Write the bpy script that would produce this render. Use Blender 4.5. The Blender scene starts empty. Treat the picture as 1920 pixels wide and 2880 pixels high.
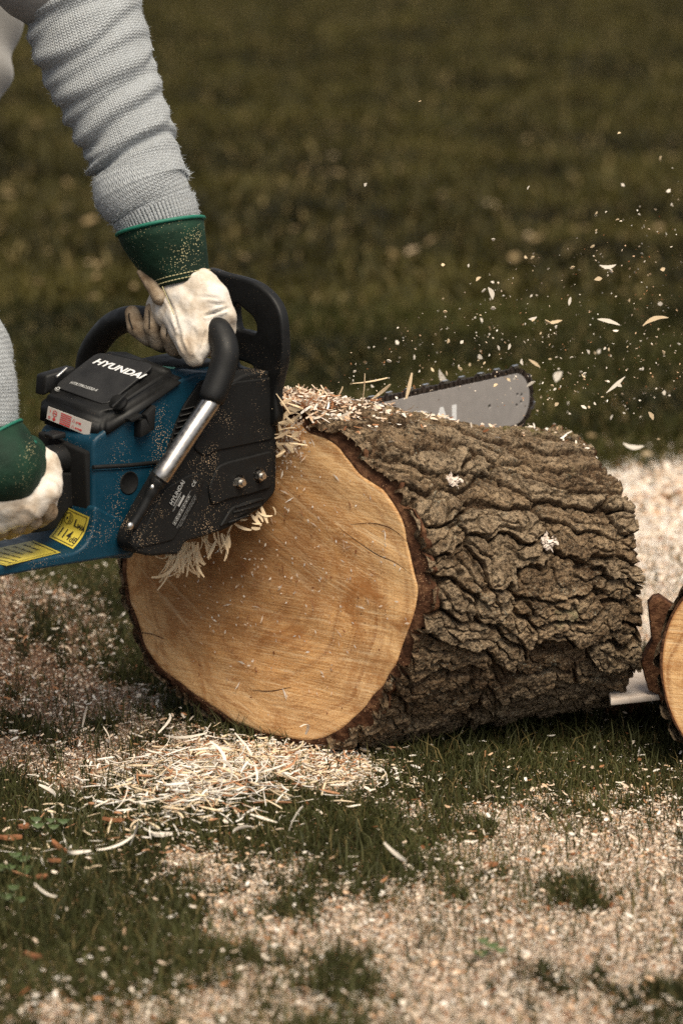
import bpy, bmesh, math, random
import numpy as np
from mathutils import Vector, Matrix

random.seed(7)
rng = np.random.default_rng(11)
SC = bpy.context.scene
COL = SC.collection
rad = math.radians

# ------------------------------------------------------------------ camera
FP = 9000.0                 # focal length in pixels of the 1920x2880 frame
PITCH, CAM_H, CAM_D = rad(12.5), 1.28, 4.23
cam = bpy.data.cameras.new('camera')
camo = bpy.data.objects.new('camera', cam)
COL.objects.link(camo)
camo.location = (0, -CAM_D, CAM_H)
camo.rotation_euler = (rad(90) - PITCH, 0, 0)
cam.sensor_fit = 'VERTICAL'
cam.sensor_height = 36.0
cam.lens = 36.0 * FP / 2880.0
cam.clip_start, cam.clip_end = 0.1, 500
cam.dof.use_dof = True
cam.dof.focus_distance = 4.36
cam.dof.aperture_fstop = 3.5
SC.camera = camo

# ------------------------------------------------------------------ world + sun
w = bpy.data.worlds.new('World')
SC.world = w
w.use_nodes = True
nt = w.node_tree
bg = nt.nodes['Background']
sky = nt.nodes.new('ShaderNodeTexSky')
sky.sky_type = 'NISHITA'
sky.sun_disc = False
SUN = Vector((0.22, -0.46, 0.86)).normalized()
sky.sun_elevation = math.asin(SUN.z)
sky.sun_rotation = math.atan2(SUN.x, SUN.y)
sky.air_density, sky.dust_density, sky.ozone_density = 1.0, 3.0, 1.0
hs = nt.nodes.new('ShaderNodeHueSaturation')
hs.inputs['Saturation'].default_value = 0.25
nt.links.new(sky.outputs[0], hs.inputs['Color'])
nt.links.new(hs.outputs[0], bg.inputs['Color'])
bg.inputs['Strength'].default_value = 0.085
sl = bpy.data.lights.new('sun', 'SUN')
sl.energy = 2.5
sl.angle = rad(38)
sl.color = (1.0, 0.87, 0.67)
so = bpy.data.objects.new('sun', sl)
COL.objects.link(so)
so.rotation_euler = SUN.to_track_quat('Z', 'Y').to_euler()
SC.view_settings.view_transform = 'Standard'
SC.view_settings.look = 'None'
SC.view_settings.exposure = 0.80
SC.view_settings.gamma = 1.0
SC.cycles.use_denoising = False

# ------------------------------------------------------------------ geometry of the view (used to take measurements)
CAM = np.array([0, -CAM_D, CAM_H])
cp, sp = math.cos(PITCH), math.sin(PITCH)


def ray(u, v):
    cx, cy = (u - 960) / FP, -(v - 1440) / FP
    return np.array([cx, cp + cy * sp, -sp + cy * cp])


def at(u, v, zc):
    return CAM + ray(u, v) * zc


def on_ground(u, v, z=0.0):
    r = ray(u, v)
    return CAM + r * ((z - CAM_H) / r[2])


AZ = rad(44)
FV = np.array([math.cos(AZ), math.sin(AZ), 0.0])       # saw: forward
SV = np.array([math.sin(AZ), -math.cos(AZ), 0.0])      # saw: to its right side
UV_ = np.array([0, 0, 1.0])
SO = at(750, 1280, 4.41)


def q(u, v, s):
    r = ray(u, v)
    t = ((SO - CAM) @ SV + s) / (r @ SV)
    p = CAM + r * t - SO
    return Vector((p @ FV, s, p[2]))


def qf(u, v, f):
    r = ray(u, v)
    t = ((SO - CAM) @ FV + f) / (r @ FV)
    p = CAM + r * t - SO
    return Vector((f, p @ SV, p[2]))


def saw2w(p):
    return Vector(SO + FV * p[0] + SV * p[1] + UV_ * p[2])


# saw frame is x=forward, y=right, z=up (a left handed triple), so geometry uses y -> -y
def L(p):
    return Vector((p[0], -p[1], p[2]))


# ------------------------------------------------------------------ numpy noise
def _h(ix, iy, s):
    ix = np.asarray(ix).astype(np.int64); iy = np.asarray(iy).astype(np.int64)
    n = (ix * 374761393 + iy * 668265263 + s * 974711) & 0xFFFFFFFF
    n = ((n ^ (n >> 13)) * 1274126177) & 0xFFFFFFFF
    n = (n ^ (n >> 16)) * 2246822519 & 0xFFFFFFFF
    return ((n ^ (n >> 15)) & 0xFFFFFF) / float(0xFFFFFF)


def vn(x, y, s=0, px=0):
    x = np.asarray(x, float); y = np.asarray(y, float)
    ix, iy = np.floor(x), np.floor(y)
    fx, fy = x - ix, y - iy
    fx = fx * fx * (3 - 2 * fx); fy = fy * fy * (3 - 2 * fy)
    ax, bx = (ix % px, (ix + 1) % px) if px else (ix, ix + 1)
    return (_h(ax, iy, s) * (1 - fx) + _h(bx, iy, s) * fx) * (1 - fy) + (_h(ax, iy + 1, s) * (1 - fx) + _h(bx, iy + 1, s) * fx) * fy


def fbm(x, y, s=0, o=4, px=0):
    t = 0; a = 1; n = 0
    for k in range(o):
        t = t + a * vn(x * 2 ** k, y * 2 ** k, s + k * 17, px * 2 ** k)
        n += a; a *= 0.5
    return t / n


def worley(x, y, s=0, px=0):
    """F1, F2, cell id hash, offset to the nearest point"""
    ix, iy = np.floor(x), np.floor(y)
    f1 = np.full(x.shape, 9.0); f2 = np.full(x.shape, 9.0)
    cid = np.zeros(x.shape); dx1 = np.zeros(x.shape); dy1 = np.zeros(x.shape)
    for a in (-1, 0, 1):
        for b in (-1, 0, 1):
            cx, cy = ix + a, iy + b
            hx = cx % px if px else cx
            qx = cx + 0.1 + 0.8 * _h(hx, cy, s); qy = cy + 0.1 + 0.8 * _h(hx, cy, s + 5)
            dx, dy = x - qx, y - qy
            d = np.sqrt(dx * dx + dy * dy)
            near = d < f1
            f2 = np.where(near, f1, np.minimum(f2, d))
            cid = np.where(near, _h(hx, cy, s + 9), cid)
            dx1 = np.where(near, dx, dx1); dy1 = np.where(near, dy, dy1)
            f1 = np.minimum(f1, d)
    return f1, f2, cid, dx1, dy1


def sst(a, b, x):
    t = np.clip((x - a) / (b - a), 0, 1)
    return t * t * (3 - 2 * t)


# ------------------------------------------------------------------ object helpers
def tag(o, label=None, cat=None, group=None, kind=None):
    if label: o['label'] = label
    if cat: o['category'] = cat
    if group: o['group'] = group
    if kind: o['kind'] = kind
    return o


def empty(name, loc=(0, 0, 0), M=None):
    o = bpy.data.objects.new(name, None)
    COL.objects.link(o)
    o.empty_display_size = 0.05
    if M is not None: o.matrix_world = M
    else: o.location = loc
    return o


def link(name, me, mat=None, parent=None, smooth=False):
    if mat is not None:
        me.materials.clear()
        me.materials.append(mat)
    if smooth:
        me.polygons.foreach_set('use_smooth', [True] * len(me.polygons))
    o = bpy.data.objects.new(name, me)
    COL.objects.link(o)
    if parent is not None: o.parent = parent
    return o


def mesh_np(name, V, F, attrs=None, uv=None):
    """V (n,3); F (m,k) with k 3 or 4"""
    V = np.asarray(V, np.float32); F = np.asarray(F, np.int32)
    me = bpy.data.meshes.new(name)
    me.vertices.add(len(V)); me.vertices.foreach_set('co', V.ravel())
    k = F.shape[1]
    me.loops.add(F.size); me.loops.foreach_set('vertex_index', F.ravel())
    me.polygons.add(len(F))
    me.polygons.foreach_set('loop_start', np.arange(0, F.size, k, dtype=np.int32))
    me.polygons.foreach_set('loop_total', np.full(len(F), k, np.int32))
    if uv is not None:
        l = me.uv_layers.new(name='UVMap')
        l.data.foreach_set('uv', np.asarray(uv, np.float32)[F.ravel()].ravel())
    for n, a in (attrs or {}).items():
        a = np.asarray(a, np.float32)
        if a.ndim == 1:
            at_ = me.attributes.new(n, 'FLOAT', 'POINT'); at_.data.foreach_set('value', a)
        else:
            at_ = me.attributes.new(n, 'FLOAT_COLOR', 'POINT')
            at_.data.foreach_set('color', np.c_[a, np.ones(len(a))].astype(np.float32).ravel())
    me.update(calc_edges=True)
    return me


def grid_faces(nu, nv, wrap_v=False):
    """vertices indexed i*nv+j"""
    i, j = np.meshgrid(np.arange(nu - 1), np.arange(nv if wrap_v else nv - 1), indexing='ij')
    j2 = (j + 1) % nv
    return np.stack([i * nv + j, (i + 1) * nv + j, (i + 1) * nv + j2, i * nv + j2], -1).reshape(-1, 4)


def bm_mesh(bm, name='m'):
    me = bpy.data.meshes.new(name)
    bm.normal_update()
    bm.to_mesh(me); bm.free()
    return me


def evaluated(o):
    """replace object's mesh by its evaluated one (applies modifiers)"""
    dg = bpy.context.evaluated_depsgraph_get()
    me = bpy.data.meshes.new_from_object(o.evaluated_get(dg), depsgraph=dg)
    mats = list(o.data.materials)
    o.modifiers.clear()
    o.data = me
    if mats and not len(me.materials): me.materials.append(mats[0])
    return o


def frame_from(a, b):
    z = (b - a).normalized()
    x = z.orthogonal().normalized()
    return x, z.cross(x), z


def capsule(bm, a, b, ra, rb, n=20):
    a, b = Vector(a), Vector(b)
    if (b - a).length < 1e-6: b = a + Vector((0, 0, 1e-4))
    x, y, z = frame_from(a, b)
    rings = []
    for k in range(1, 6):
        t = -math.pi / 2 + k * math.pi / 10
        rings.append((a + z * ra * math.sin(t), ra * math.cos(t)))
    for k in range(0, 5):
        t = k * math.pi / 10
        rings.append((b + z * rb * math.sin(t), rb * math.cos(t)))
    R = []
    for c, r in rings:
        R.append([bm.verts.new(c + (x * math.cos(2 * math.pi * i / n) + y * math.sin(2 * math.pi * i / n)) * r) for i in range(n)])
    for r0, r1 in zip(R, R[1:]):
        for i in range(n):
            bm.faces.new((r0[i], r0[(i + 1) % n], r1[(i + 1) % n], r1[i]))
    p0 = bm.verts.new(a - z * ra); p1 = bm.verts.new(b + z * rb)
    for i in range(n):
        bm.faces.new((p0, R[0][(i + 1) % n], R[0][i]))
        bm.faces.new((p1, R[-1][i], R[-1][(i + 1) % n]))


def blob(name, chains, mat, parent, voxel=0.003, smooth=6):
    """one continuous surface grown round chains of (point, radius)"""
    bm = bmesh.new()
    for ch in chains:
        for (p0, r0), (p1, r1) in zip(ch, ch[1:]):
            capsule(bm, p0, p1, r0, r1)
    o = link(name, bm_mesh(bm, name), mat, parent)
    m = o.modifiers.new('r', 'REMESH'); m.mode = 'VOXEL'; m.voxel_size = voxel; m.use_smooth_shade = True
    s = o.modifiers.new('s', 'SMOOTH'); s.iterations = smooth; s.factor = 0.5
    evaluated(o)
    o.data.polygons.foreach_set('use_smooth', [True] * len(o.data.polygons))
    return o


def catmull(pts, n=8, closed=False):
    P = [Vector(p) for p in pts]
    out = []
    m = len(P)
    for i in range(m if closed else m - 1):
        p0 = P[(i - 1) % m] if closed or i > 0 else P[0]
        p1 = P[i]; p2 = P[(i + 1) % m]
        p3 = P[(i + 2) % m] if closed or i + 2 < m else P[-1]
        for k in range(n):
            t = k / n
            out.append(0.5 * ((2 * p1) + (-p0 + p2) * t + (2 * p0 - 5 * p1 + 4 * p2 - p3) * t * t + (-p0 + 3 * p1 - 3 * p2 + p3) * t ** 3))
    if not closed: out.append(P[-1])
    return out


def tube_data(path, radii, n=20, cap=True, flat=None):
    """parallel transported tube; returns V,F,(s,phi)"""
    P = [Vector(p) for p in path]
    m = len(P)
    T = [(P[min(i + 1, m - 1)] - P[max(i - 1, 0)]).normalized() for i in range(m)]
    x = flat.copy() if flat is not None else T[0].orthogonal()
    V = []; S = []; s = 0
    for i in range(m):
        x = (x - T[i] * x.dot(T[i])).normalized()
        y = T[i].cross(x)
        if i: s += (P[i] - P[i - 1]).length
        for k in range(n):
            a = 2 * math.pi * k / n
            V.append(P[i] + (x * math.cos(a) + y * math.sin(a)) * radii[i])
            S.append((s, a))
    F = grid_faces(m, n, True).tolist()
    return V, F, S


def tube(name, path, radii, mat, parent, n=20, cap=True):
    if not hasattr(radii, '__len__'): radii = [radii] * len(path)
    V, F, S = tube_data(path, radii, n)
    me = bpy.data.meshes.new(name)
    if cap:
        F = F + [list(range(n))[::-1] , [len(V) - n + k for k in range(n)]]
    me.from_pydata([tuple(v) for v in V], [], F)
    me.update()
    bm = bmesh.new(); bm.from_mesh(me); bmesh.ops.recalc_face_normals(bm, faces=bm.faces); bm.to_mesh(me); bm.free()
    o = link(name, me, mat, parent, True)
    if cap:
        for p in me.polygons[-2:]: p.use_smooth = False
    return o


def solid(name, outline, holes, M, depth, mat, parent, bevel=0.002, res=2):
    """flat outline (2-D points) extruded both ways by depth/2, bevelled edge; M places it"""
    cu = bpy.data.curves.new(name, 'CURVE')
    cu.dimensions = '2D'; cu.fill_mode = 'BOTH'
    cu.extrude = max(depth / 2 - bevel, 1e-5); cu.bevel_depth = bevel; cu.bevel_resolution = res
    cu.offset = -bevel
    for pl in [outline] + list(holes):
        s = cu.splines.new('POLY'); s.points.add(len(pl) - 1)
        for k, p in enumerate(pl): s.points[k].co = (p[0], p[1], 0, 1)
        s.use_cyclic_u = True
    t = bpy.data.objects.new(name, cu); COL.objects.link(t)
    dg = bpy.context.evaluated_depsgraph_get()
    me = bpy.data.meshes.new_from_object(t.evaluated_get(dg), depsgraph=dg)
    bpy.data.objects.remove(t)
    me.transform(M)
    if M.determinant() < 0: me.flip_normals()
    o = link(name, me, mat, parent)
    return o


def rounded(pts, r, n=4):
    """round the corners of a 2-D polygon"""
    out = []
    m = len(pts)
    P = [Vector((p[0], p[1])) for p in pts]
    for i in range(m):
        a, b, c = P[i - 1], P[i], P[(i + 1) % m]
        d1 = a - b; d2 = c - b
        k = min(r, d1.length * 0.45, d2.length * 0.45)
        p1 = b + d1.normalized() * k; p2 = b + d2.normalized() * k
        for j in range(n + 1):
            t = j / n
            out.append((1 - t) ** 2 * p1 + 2 * t * (1 - t) * b + t * t * p2)
    return out


def box_bm(corners):
    """8 corners: bottom 4 ring, top 4 ring"""
    bm = bmesh.new()
    v = [bm.verts.new(c) for c in corners]
    for f in ((3, 2, 1, 0), (4, 5, 6, 7), (0, 1, 5, 4), (1, 2, 6, 5), (2, 3, 7, 6), (3, 0, 4, 7)):
        bm.faces.new([v[i] for i in f])
    bmesh.ops.recalc_face_normals(bm, faces=bm.faces)
    return bm


def hexa(name, corners, mat, parent, bevel=0.004, seg=3):
    bm = box_bm(corners)
    if bevel: bmesh.ops.bevel(bm, geom=bm.edges[:] , offset=bevel, segments=seg, affect='EDGES', profile=0.5)
    bmesh.ops.recalc_face_normals(bm, faces=bm.faces)
    o = link(name, bm_mesh(bm, name), mat, parent, bevel > 0)
    if bevel:
        o.data.set_sharp_from_angle(angle=rad(38)) if hasattr(o.data, 'set_sharp_from_angle') else None
    return o


def text_mesh(body, size, M, shear=0.0, bold=0.0, depth=0.0004, align='LEFT', space=1.0, xscale=1.0):
    cu = bpy.data.curves.new('t', 'FONT')
    cu.body = body; cu.size = size; cu.shear = shear; cu.offset = bold; cu.extrude = depth
    cu.align_x = align; cu.align_y = 'BOTTOM_BASELINE'; cu.space_character = space; cu.resolution_u = 4
    t = bpy.data.objects.new('t', cu); COL.objects.link(t)
    dg = bpy.context.evaluated_depsgraph_get()
    me = bpy.data.meshes.new_from_object(t.evaluated_get(dg), depsgraph=dg)
    bpy.data.objects.remove(t)
    me.transform(M @ Matrix.Diagonal((xscale, 1, 1, 1)))
    return me


def plane_M(o, x, y):
    """matrix whose local x, y lie along x, y from origin o"""
    x = Vector(x).normalized()
    n = x.cross(Vector(y)).normalized()
    y = n.cross(x)
    M = Matrix((x, y, n)).transposed().to_4x4()
    M.translation = Vector(o)
    return M


def join_meshes(name, mes, mat, parent):
    bm = bmesh.new()
    for me in mes: bm.from_mesh(me)
    return link(name, bm_mesh(bm, name), mat, parent)


def rect_me(x0, y0, x1, y1, M, z=0.0):
    me = bpy.data.meshes.new('r')
    me.from_pydata([(x0, y0, z), (x1, y0, z), (x1, y1, z), (x0, y1, z)], [], [(0, 1, 2, 3)])
    me.transform(M)
    return me


def ring_me(cx, cy, r0, r1, M, n=24, a0=0.0, a1=2 * math.pi):
    V = []; F = []
    for k in range(n + 1):
        a = a0 + (a1 - a0) * k / n
        V += [(cx + r0 * math.cos(a), cy + r0 * math.sin(a), 0), (cx + r1 * math.cos(a), cy + r1 * math.sin(a), 0)]
    for k in range(n): F.append((2 * k, 2 * k + 1, 2 * k + 3, 2 * k + 2))
    me = bpy.data.meshes.new('r'); me.from_pydata(V, [], F); me.transform(M)
    return me


# ------------------------------------------------------------------ materials
class NT:
    def __init__(s, name, rough=0.6, color=(0.5, 0.5, 0.5), metal=0.0, spec=0.5):
        s.m = bpy.data.materials.new(name); s.m.use_nodes = True
        s.t = s.m.node_tree; s.b = s.t.nodes['Principled BSDF']
        s.b.inputs['Roughness'].default_value = rough
        s.b.inputs['Base Color'].default_value = (*color, 1)
        s.b.inputs['Metallic'].default_value = metal
        s.b.inputs['Specular IOR Level'].default_value = spec

    def n(s, kind, **kw):
        nd = s.t.nodes.new('ShaderNode' + kind)
        for k, v in kw.items():
            if k in nd.inputs.keys():
                s.put(nd.inputs[k], v)
            else: setattr(nd, k, v)
        return nd

    def put(s, sock, v):
        if isinstance(v, bpy.types.NodeSocket): s.t.links.new(v, sock)
        elif isinstance(v, bpy.types.Node): s.t.links.new(v.outputs[0], sock)
        else:
            if hasattr(sock.default_value, '__len__') and not isinstance(sock.default_value, str):
                v = tuple(v) if hasattr(v, '__len__') else (v,) * len(sock.default_value)
                if len(sock.default_value) == 4 and len(v) == 3: v = (*v, 1)
            sock.default_value = v

    def math(s, op, a, b=0.0, c=0.0, clamp=False):
        nd = s.t.nodes.new('ShaderNodeMath'); nd.operation = op; nd.use_clamp = clamp
        s.put(nd.inputs[0], a); s.put(nd.inputs[1], b); s.put(nd.inputs[2], c)
        return nd.outputs[0]

    def mix(s, f, a, b, mode='MIX'):
        nd = s.t.nodes.new('ShaderNodeMix'); nd.data_type = 'RGBA'; nd.blend_type = mode
        s.put(nd.inputs[0], f); s.put(nd.inputs[6], a); s.put(nd.inputs[7], b)
        return nd.outputs[2]

    def ramp(s, f, stops, interp='LINEAR'):
        nd = s.t.nodes.new('ShaderNodeValToRGB'); nd.color_ramp.interpolation = interp
        e = nd.color_ramp.elements
        while len(e) < len(stops): e.new(0.5)
        for k, (p, c) in enumerate(stops):
            e[k].position = p
            c = (c, c, c) if not hasattr(c, '__len__') else c
            e[k].color = (*c, 1)
        s.put(nd.inputs[0], f)
        return nd.outputs[0]

    def coord(s, kind='Object', scale=(1, 1, 1), rot=(0, 0, 0)):
        tc = s.t.nodes.new('ShaderNodeTexCoord')
        mp = s.t.nodes.new('ShaderNodeMapping')
        mp.inputs['Scale'].default_value = scale if hasattr(scale, '__len__') else (scale,) * 3
        mp.inputs['Rotation'].default_value = rot
        s.t.links.new(tc.outputs[kind], mp.inputs[0])
        return mp.outputs[0]

    def noise(s, vec, scale, detail=4, rough=0.55, dist=0.0):
        nd = s.t.nodes.new('ShaderNodeTexNoise')
        s.t.links.new(vec, nd.inputs['Vector'])
        nd.inputs['Scale'].default_value = scale; nd.inputs['Detail'].default_value = detail
        nd.inputs['Roughness'].default_value = rough; nd.inputs['Distortion'].default_value = dist
        return nd.outputs['Fac']

    def voro(s, vec, scale, feature='F1', out='Distance', rand=1.0):
        nd = s.t.nodes.new('ShaderNodeTexVoronoi'); nd.feature = feature
        s.t.links.new(vec, nd.inputs['Vector']); nd.inputs['Scale'].default_value = scale
        nd.inputs['Randomness'].default_value = rand
        return nd.outputs[out]

    def bump(s, h, strength=0.5, dist=0.002, prev=None):
        nd = s.t.nodes.new('ShaderNodeBump')
        nd.inputs['Strength'].default_value = strength; nd.inputs['Distance'].default_value = dist
        s.put(nd.inputs['Height'], h)
        if prev is not None: s.t.links.new(prev, nd.inputs['Normal'])
        s.t.links.new(nd.outputs[0], s.b.inputs['Normal'])
        return nd.outputs[0]

    def col(s, c): s.put(s.b.inputs['Base Color'], c)
    def rough(s, c): s.put(s.b.inputs['Roughness'], c)
    def attr(s, name, out='Fac'):
        nd = s.t.nodes.new('ShaderNodeAttribute'); nd.attribute_name = name
        return nd.outputs[out]


def dusty(t, base, vec, amount=0.6, dust=(0.42, 0.30, 0.19), scale=420):
    """fine sawdust specks lying on a surface"""
    v = t.voro(vec, scale, 'F1')
    big = t.noise(vec, 14, 3)
    lim = t.math('MULTIPLY', t.ramp(big, [(0.42, 0.0), (0.72, 1.0)]), amount * 0.42)
    spk = t.math('LESS_THAN', v, lim)
    return t.mix(spk, base, dust)


def plastic(name, c, rough=0.45, dust=0.6, c2=None, bumps=0.25):
    t = NT(name, rough, spec=0.3)
    vec = t.coord()
    n = t.noise(vec, 40, 5)
    base = t.mix(n, [x * 0.75 for x in c], c2 or [min(1, x * 1.25) for x in c])
    t.col(dusty(t, base, vec, dust))
    t.rough(t.ramp(n, [(0.3, rough - 0.08), (0.7, rough + 0.18)]))
    t.bump(t.noise(vec, 900, 2), bumps, 0.0005)
    return t.m


M = {}
M['black'] = plastic('black_plastic', (0.005, 0.005, 0.005), 0.5, 0.42)
M['black_lid'] = plastic('black_lid', (0.013, 0.013, 0.0135), 0.45, 0.25)
M['cover'] = plastic('cover_black', (0.0028, 0.0027, 0.0026), 0.68, 0.9)
M['blue'] = plastic('blue_plastic', (0.001, 0.029, 0.053), 0.46, 0.8)
M['rubber'] = plastic('rubber', (0.006, 0.006, 0.006), 0.5, 0.2)
M['dark'] = plastic('dark_recess', (0.003, 0.003, 0.003), 0.75, 0.3)
t = NT('aluminium', 0.34, (0.62, 0.58, 0.54), 1.0)
vec = t.coord()
t.col(t.mix(t.ramp(t.noise(vec, 60, 5), [(0.5, 0.0), (0.85, 0.8)]), (0.40, 0.38, 0.36), (0.26, 0.22, 0.18)))
t.rough(t.ramp(t.noise(vec, 150, 4), [(0.3, 0.22), (0.7, 0.45)])); M['alu'] = t.m
t = NT('steel', 0.32, (0.6, 0.58, 0.55), 1.0)
t.rough(t.ramp(t.noise(t.coord(), 300, 3), [(0.3, 0.2), (0.7, 0.5)])); M['steel'] = t.m
t = NT('bar_paint', 0.5)
vec = t.coord()
t.col(dusty(t, t.mix(t.noise(vec, 60, 6), (0.20, 0.185, 0.175), (0.30, 0.275, 0.26)), vec, 0.5, (0.6, 0.45, 0.3), 300))
M['bar'] = t.m
t = NT('chain_steel', 0.4, (0.03, 0.024, 0.02), 0.6)
t.col(t.mix(t.noise(t.coord(), 90, 3), (0.02, 0.015, 0.013), (0.10, 0.075, 0.06))); M['chain'] = t.m
M['cutter'] = NT('cutter', 0.25, (0.75, 0.75, 0.75), 1.0).m
M['white_ink'] = NT('white_ink', 0.6, (0.62, 0.62, 0.62)).m
M['grey_ink'] = NT('grey_ink', 0.6, (0.34, 0.34, 0.33)).m
M['red_ink'] = NT('red_ink', 0.6, (0.50, 0.03, 0.03)).m
M['black_ink'] = NT('black_ink', 0.6, (0.02, 0.018, 0.012)).m
M['mint'] = NT('mint_edge', 0.4, (0.18, 0.42, 0.33)).m
t = NT('white_label', 0.5); vec = t.coord()
t.col(t.mix(t.noise(vec, 200, 4), (0.42, 0.39, 0.36), (0.58, 0.54, 0.50))); M['wlabel'] = t.m
t = NT('yellow_label', 0.45); vec = t.coord()
t.col(dusty(t, t.mix(t.noise(vec, 80, 5), (0.50, 0.40, 0.05), (0.66, 0.54, 0.09)), vec, 0.35)); M['ylabel'] = t.m

# leather
t = NT('leather', 0.85, spec=0.2); vec = t.coord()
n1 = t.noise(vec, 26, 6, 0.62)
c = t.ramp(n1, [(0.26, (0.34, 0.25, 0.17)), (0.42, (0.54, 0.46, 0.37)), (0.58, (0.66, 0.61, 0.55))])
t.col(t.mix(t.ramp(t.noise(vec, 160, 4), [(0.60, 0.0), (0.85, 0.45)]), c, (0.26, 0.17, 0.11)))
b = t.bump(t.noise(vec, 70, 5, 0.6, 0.6), 0.35, 0.004)
t.bump(t.noise(vec, 700, 3), 0.5, 0.0008, b); M['leather'] = t.m
t = NT('suede', 0.9, spec=0.1); vec = t.coord()
t.col(t.ramp(t.noise(vec, 40, 6, 0.65), [(0.3, (0.15, 0.10, 0.06)), (0.5, (0.29, 0.22, 0.15)), (0.68, (0.42, 0.35, 0.27))]))
b = t.bump(t.noise(vec, 90, 5, 0.6, 0.6), 0.6, 0.005)
t.bump(t.noise(vec, 700, 3), 0.5, 0.0008, b); M['suede'] = t.m
t = NT('green_canvas', 0.75, spec=0.3); vec = t.coord()
base = t.mix(t.ramp(t.noise(vec, 16, 5), [(0.35, 0.0), (0.7, 1.0)]), (0.002, 0.013, 0.006), (0.006, 0.036, 0.018))
t.col(dusty(t, base, vec, 1.0, (0.40, 0.36, 0.2), 340))
b = t.bump(t.noise(vec, 24, 4), 0.5, 0.01)
t.bump(t.noise(vec, 1200, 2), 0.6, 0.0006, b); M['green'] = t.m
M['green_edge'] = NT('green_edge', 0.6, (0.006, 0.13, 0.085)).m
M['thread'] = NT('thread', 0.8, (0.45, 0.40, 0.22)).m

# knit
def knit(name, rib=False, ca=(0.36, 0.385, 0.40), cb=(0.51, 0.54, 0.56)):
    t = NT(name, 0.95, spec=0.08)
    uv = t.n('UVMap').outputs[0]
    sx = t.n('SeparateXYZ'); t.t.links.new(uv, sx.inputs[0])
    U = t.math('MULTIPLY', sx.outputs[0], 1 / 0.0056); Vv = t.math('MULTIPLY', sx.outputs[1], 1 / 0.0043)
    tri = t.math('PINGPONG', U, 0.5)
    vrow = t.math('FRACT', t.math('ADD', Vv, t.math('MULTIPLY', tri, 1.3)))
    row = t.math('SINE', t.math('MULTIPLY', vrow, math.pi))
    colm = t.math('SINE', t.math('MULTIPLY', t.math('MULTIPLY', tri, 2), math.pi))
    if rib:
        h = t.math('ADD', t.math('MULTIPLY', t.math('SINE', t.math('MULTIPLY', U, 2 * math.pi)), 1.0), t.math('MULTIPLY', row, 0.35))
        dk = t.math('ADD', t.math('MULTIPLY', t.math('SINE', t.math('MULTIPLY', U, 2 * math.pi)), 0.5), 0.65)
    else:
        h = t.math('MULTIPLY', t.math('ADD', row, 0.1), t.math('ADD', t.math('MULTIPLY', colm, 0.7), 0.3))
        dk = h
    vec = t.coord()
    n = t.noise(vec, 320, 3); big = t.noise(vec, 9, 3)
    c = t.mix(t.math('ADD', t.math('MULTIPLY', n, 0.7), t.math('MULTIPLY', big, 0.3)), ca, cb)
    fl = t.noise(vec, 900, 2)
    c = t.mix(t.ramp(fl, [(0.62, 0.0), (0.7, 0.5)]), c, (0.36, 0.27, 0.20))
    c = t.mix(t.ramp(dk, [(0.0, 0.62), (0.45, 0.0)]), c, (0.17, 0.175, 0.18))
    t.col(c)
    t.put(t.b.inputs['Sheen Weight'], 0.25)
    b = t.bump(h, 0.9, 0.0025)
    t.bump(fl, 0.6, 0.001, b)
    return t.m


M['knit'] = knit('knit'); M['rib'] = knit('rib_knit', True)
M['knit_far'] = knit('knit_cream', False, (0.34, 0.31, 0.275), (0.45, 0.42, 0.38))
t = NT('trousers', 0.9, (0.03, 0.035, 0.05)); t.bump(t.noise(t.coord(), 60, 4), 0.5, 0.01); M['trousers'] = t.m
M['skin'] = NT('skin', 0.55, (0.50, 0.30, 0.22)).m
M['hair'] = NT('hair', 0.6, (0.03, 0.02, 0.012)).m
M['boot'] = NT('boot', 0.6, (0.05, 0.03, 0.02)).m

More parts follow.
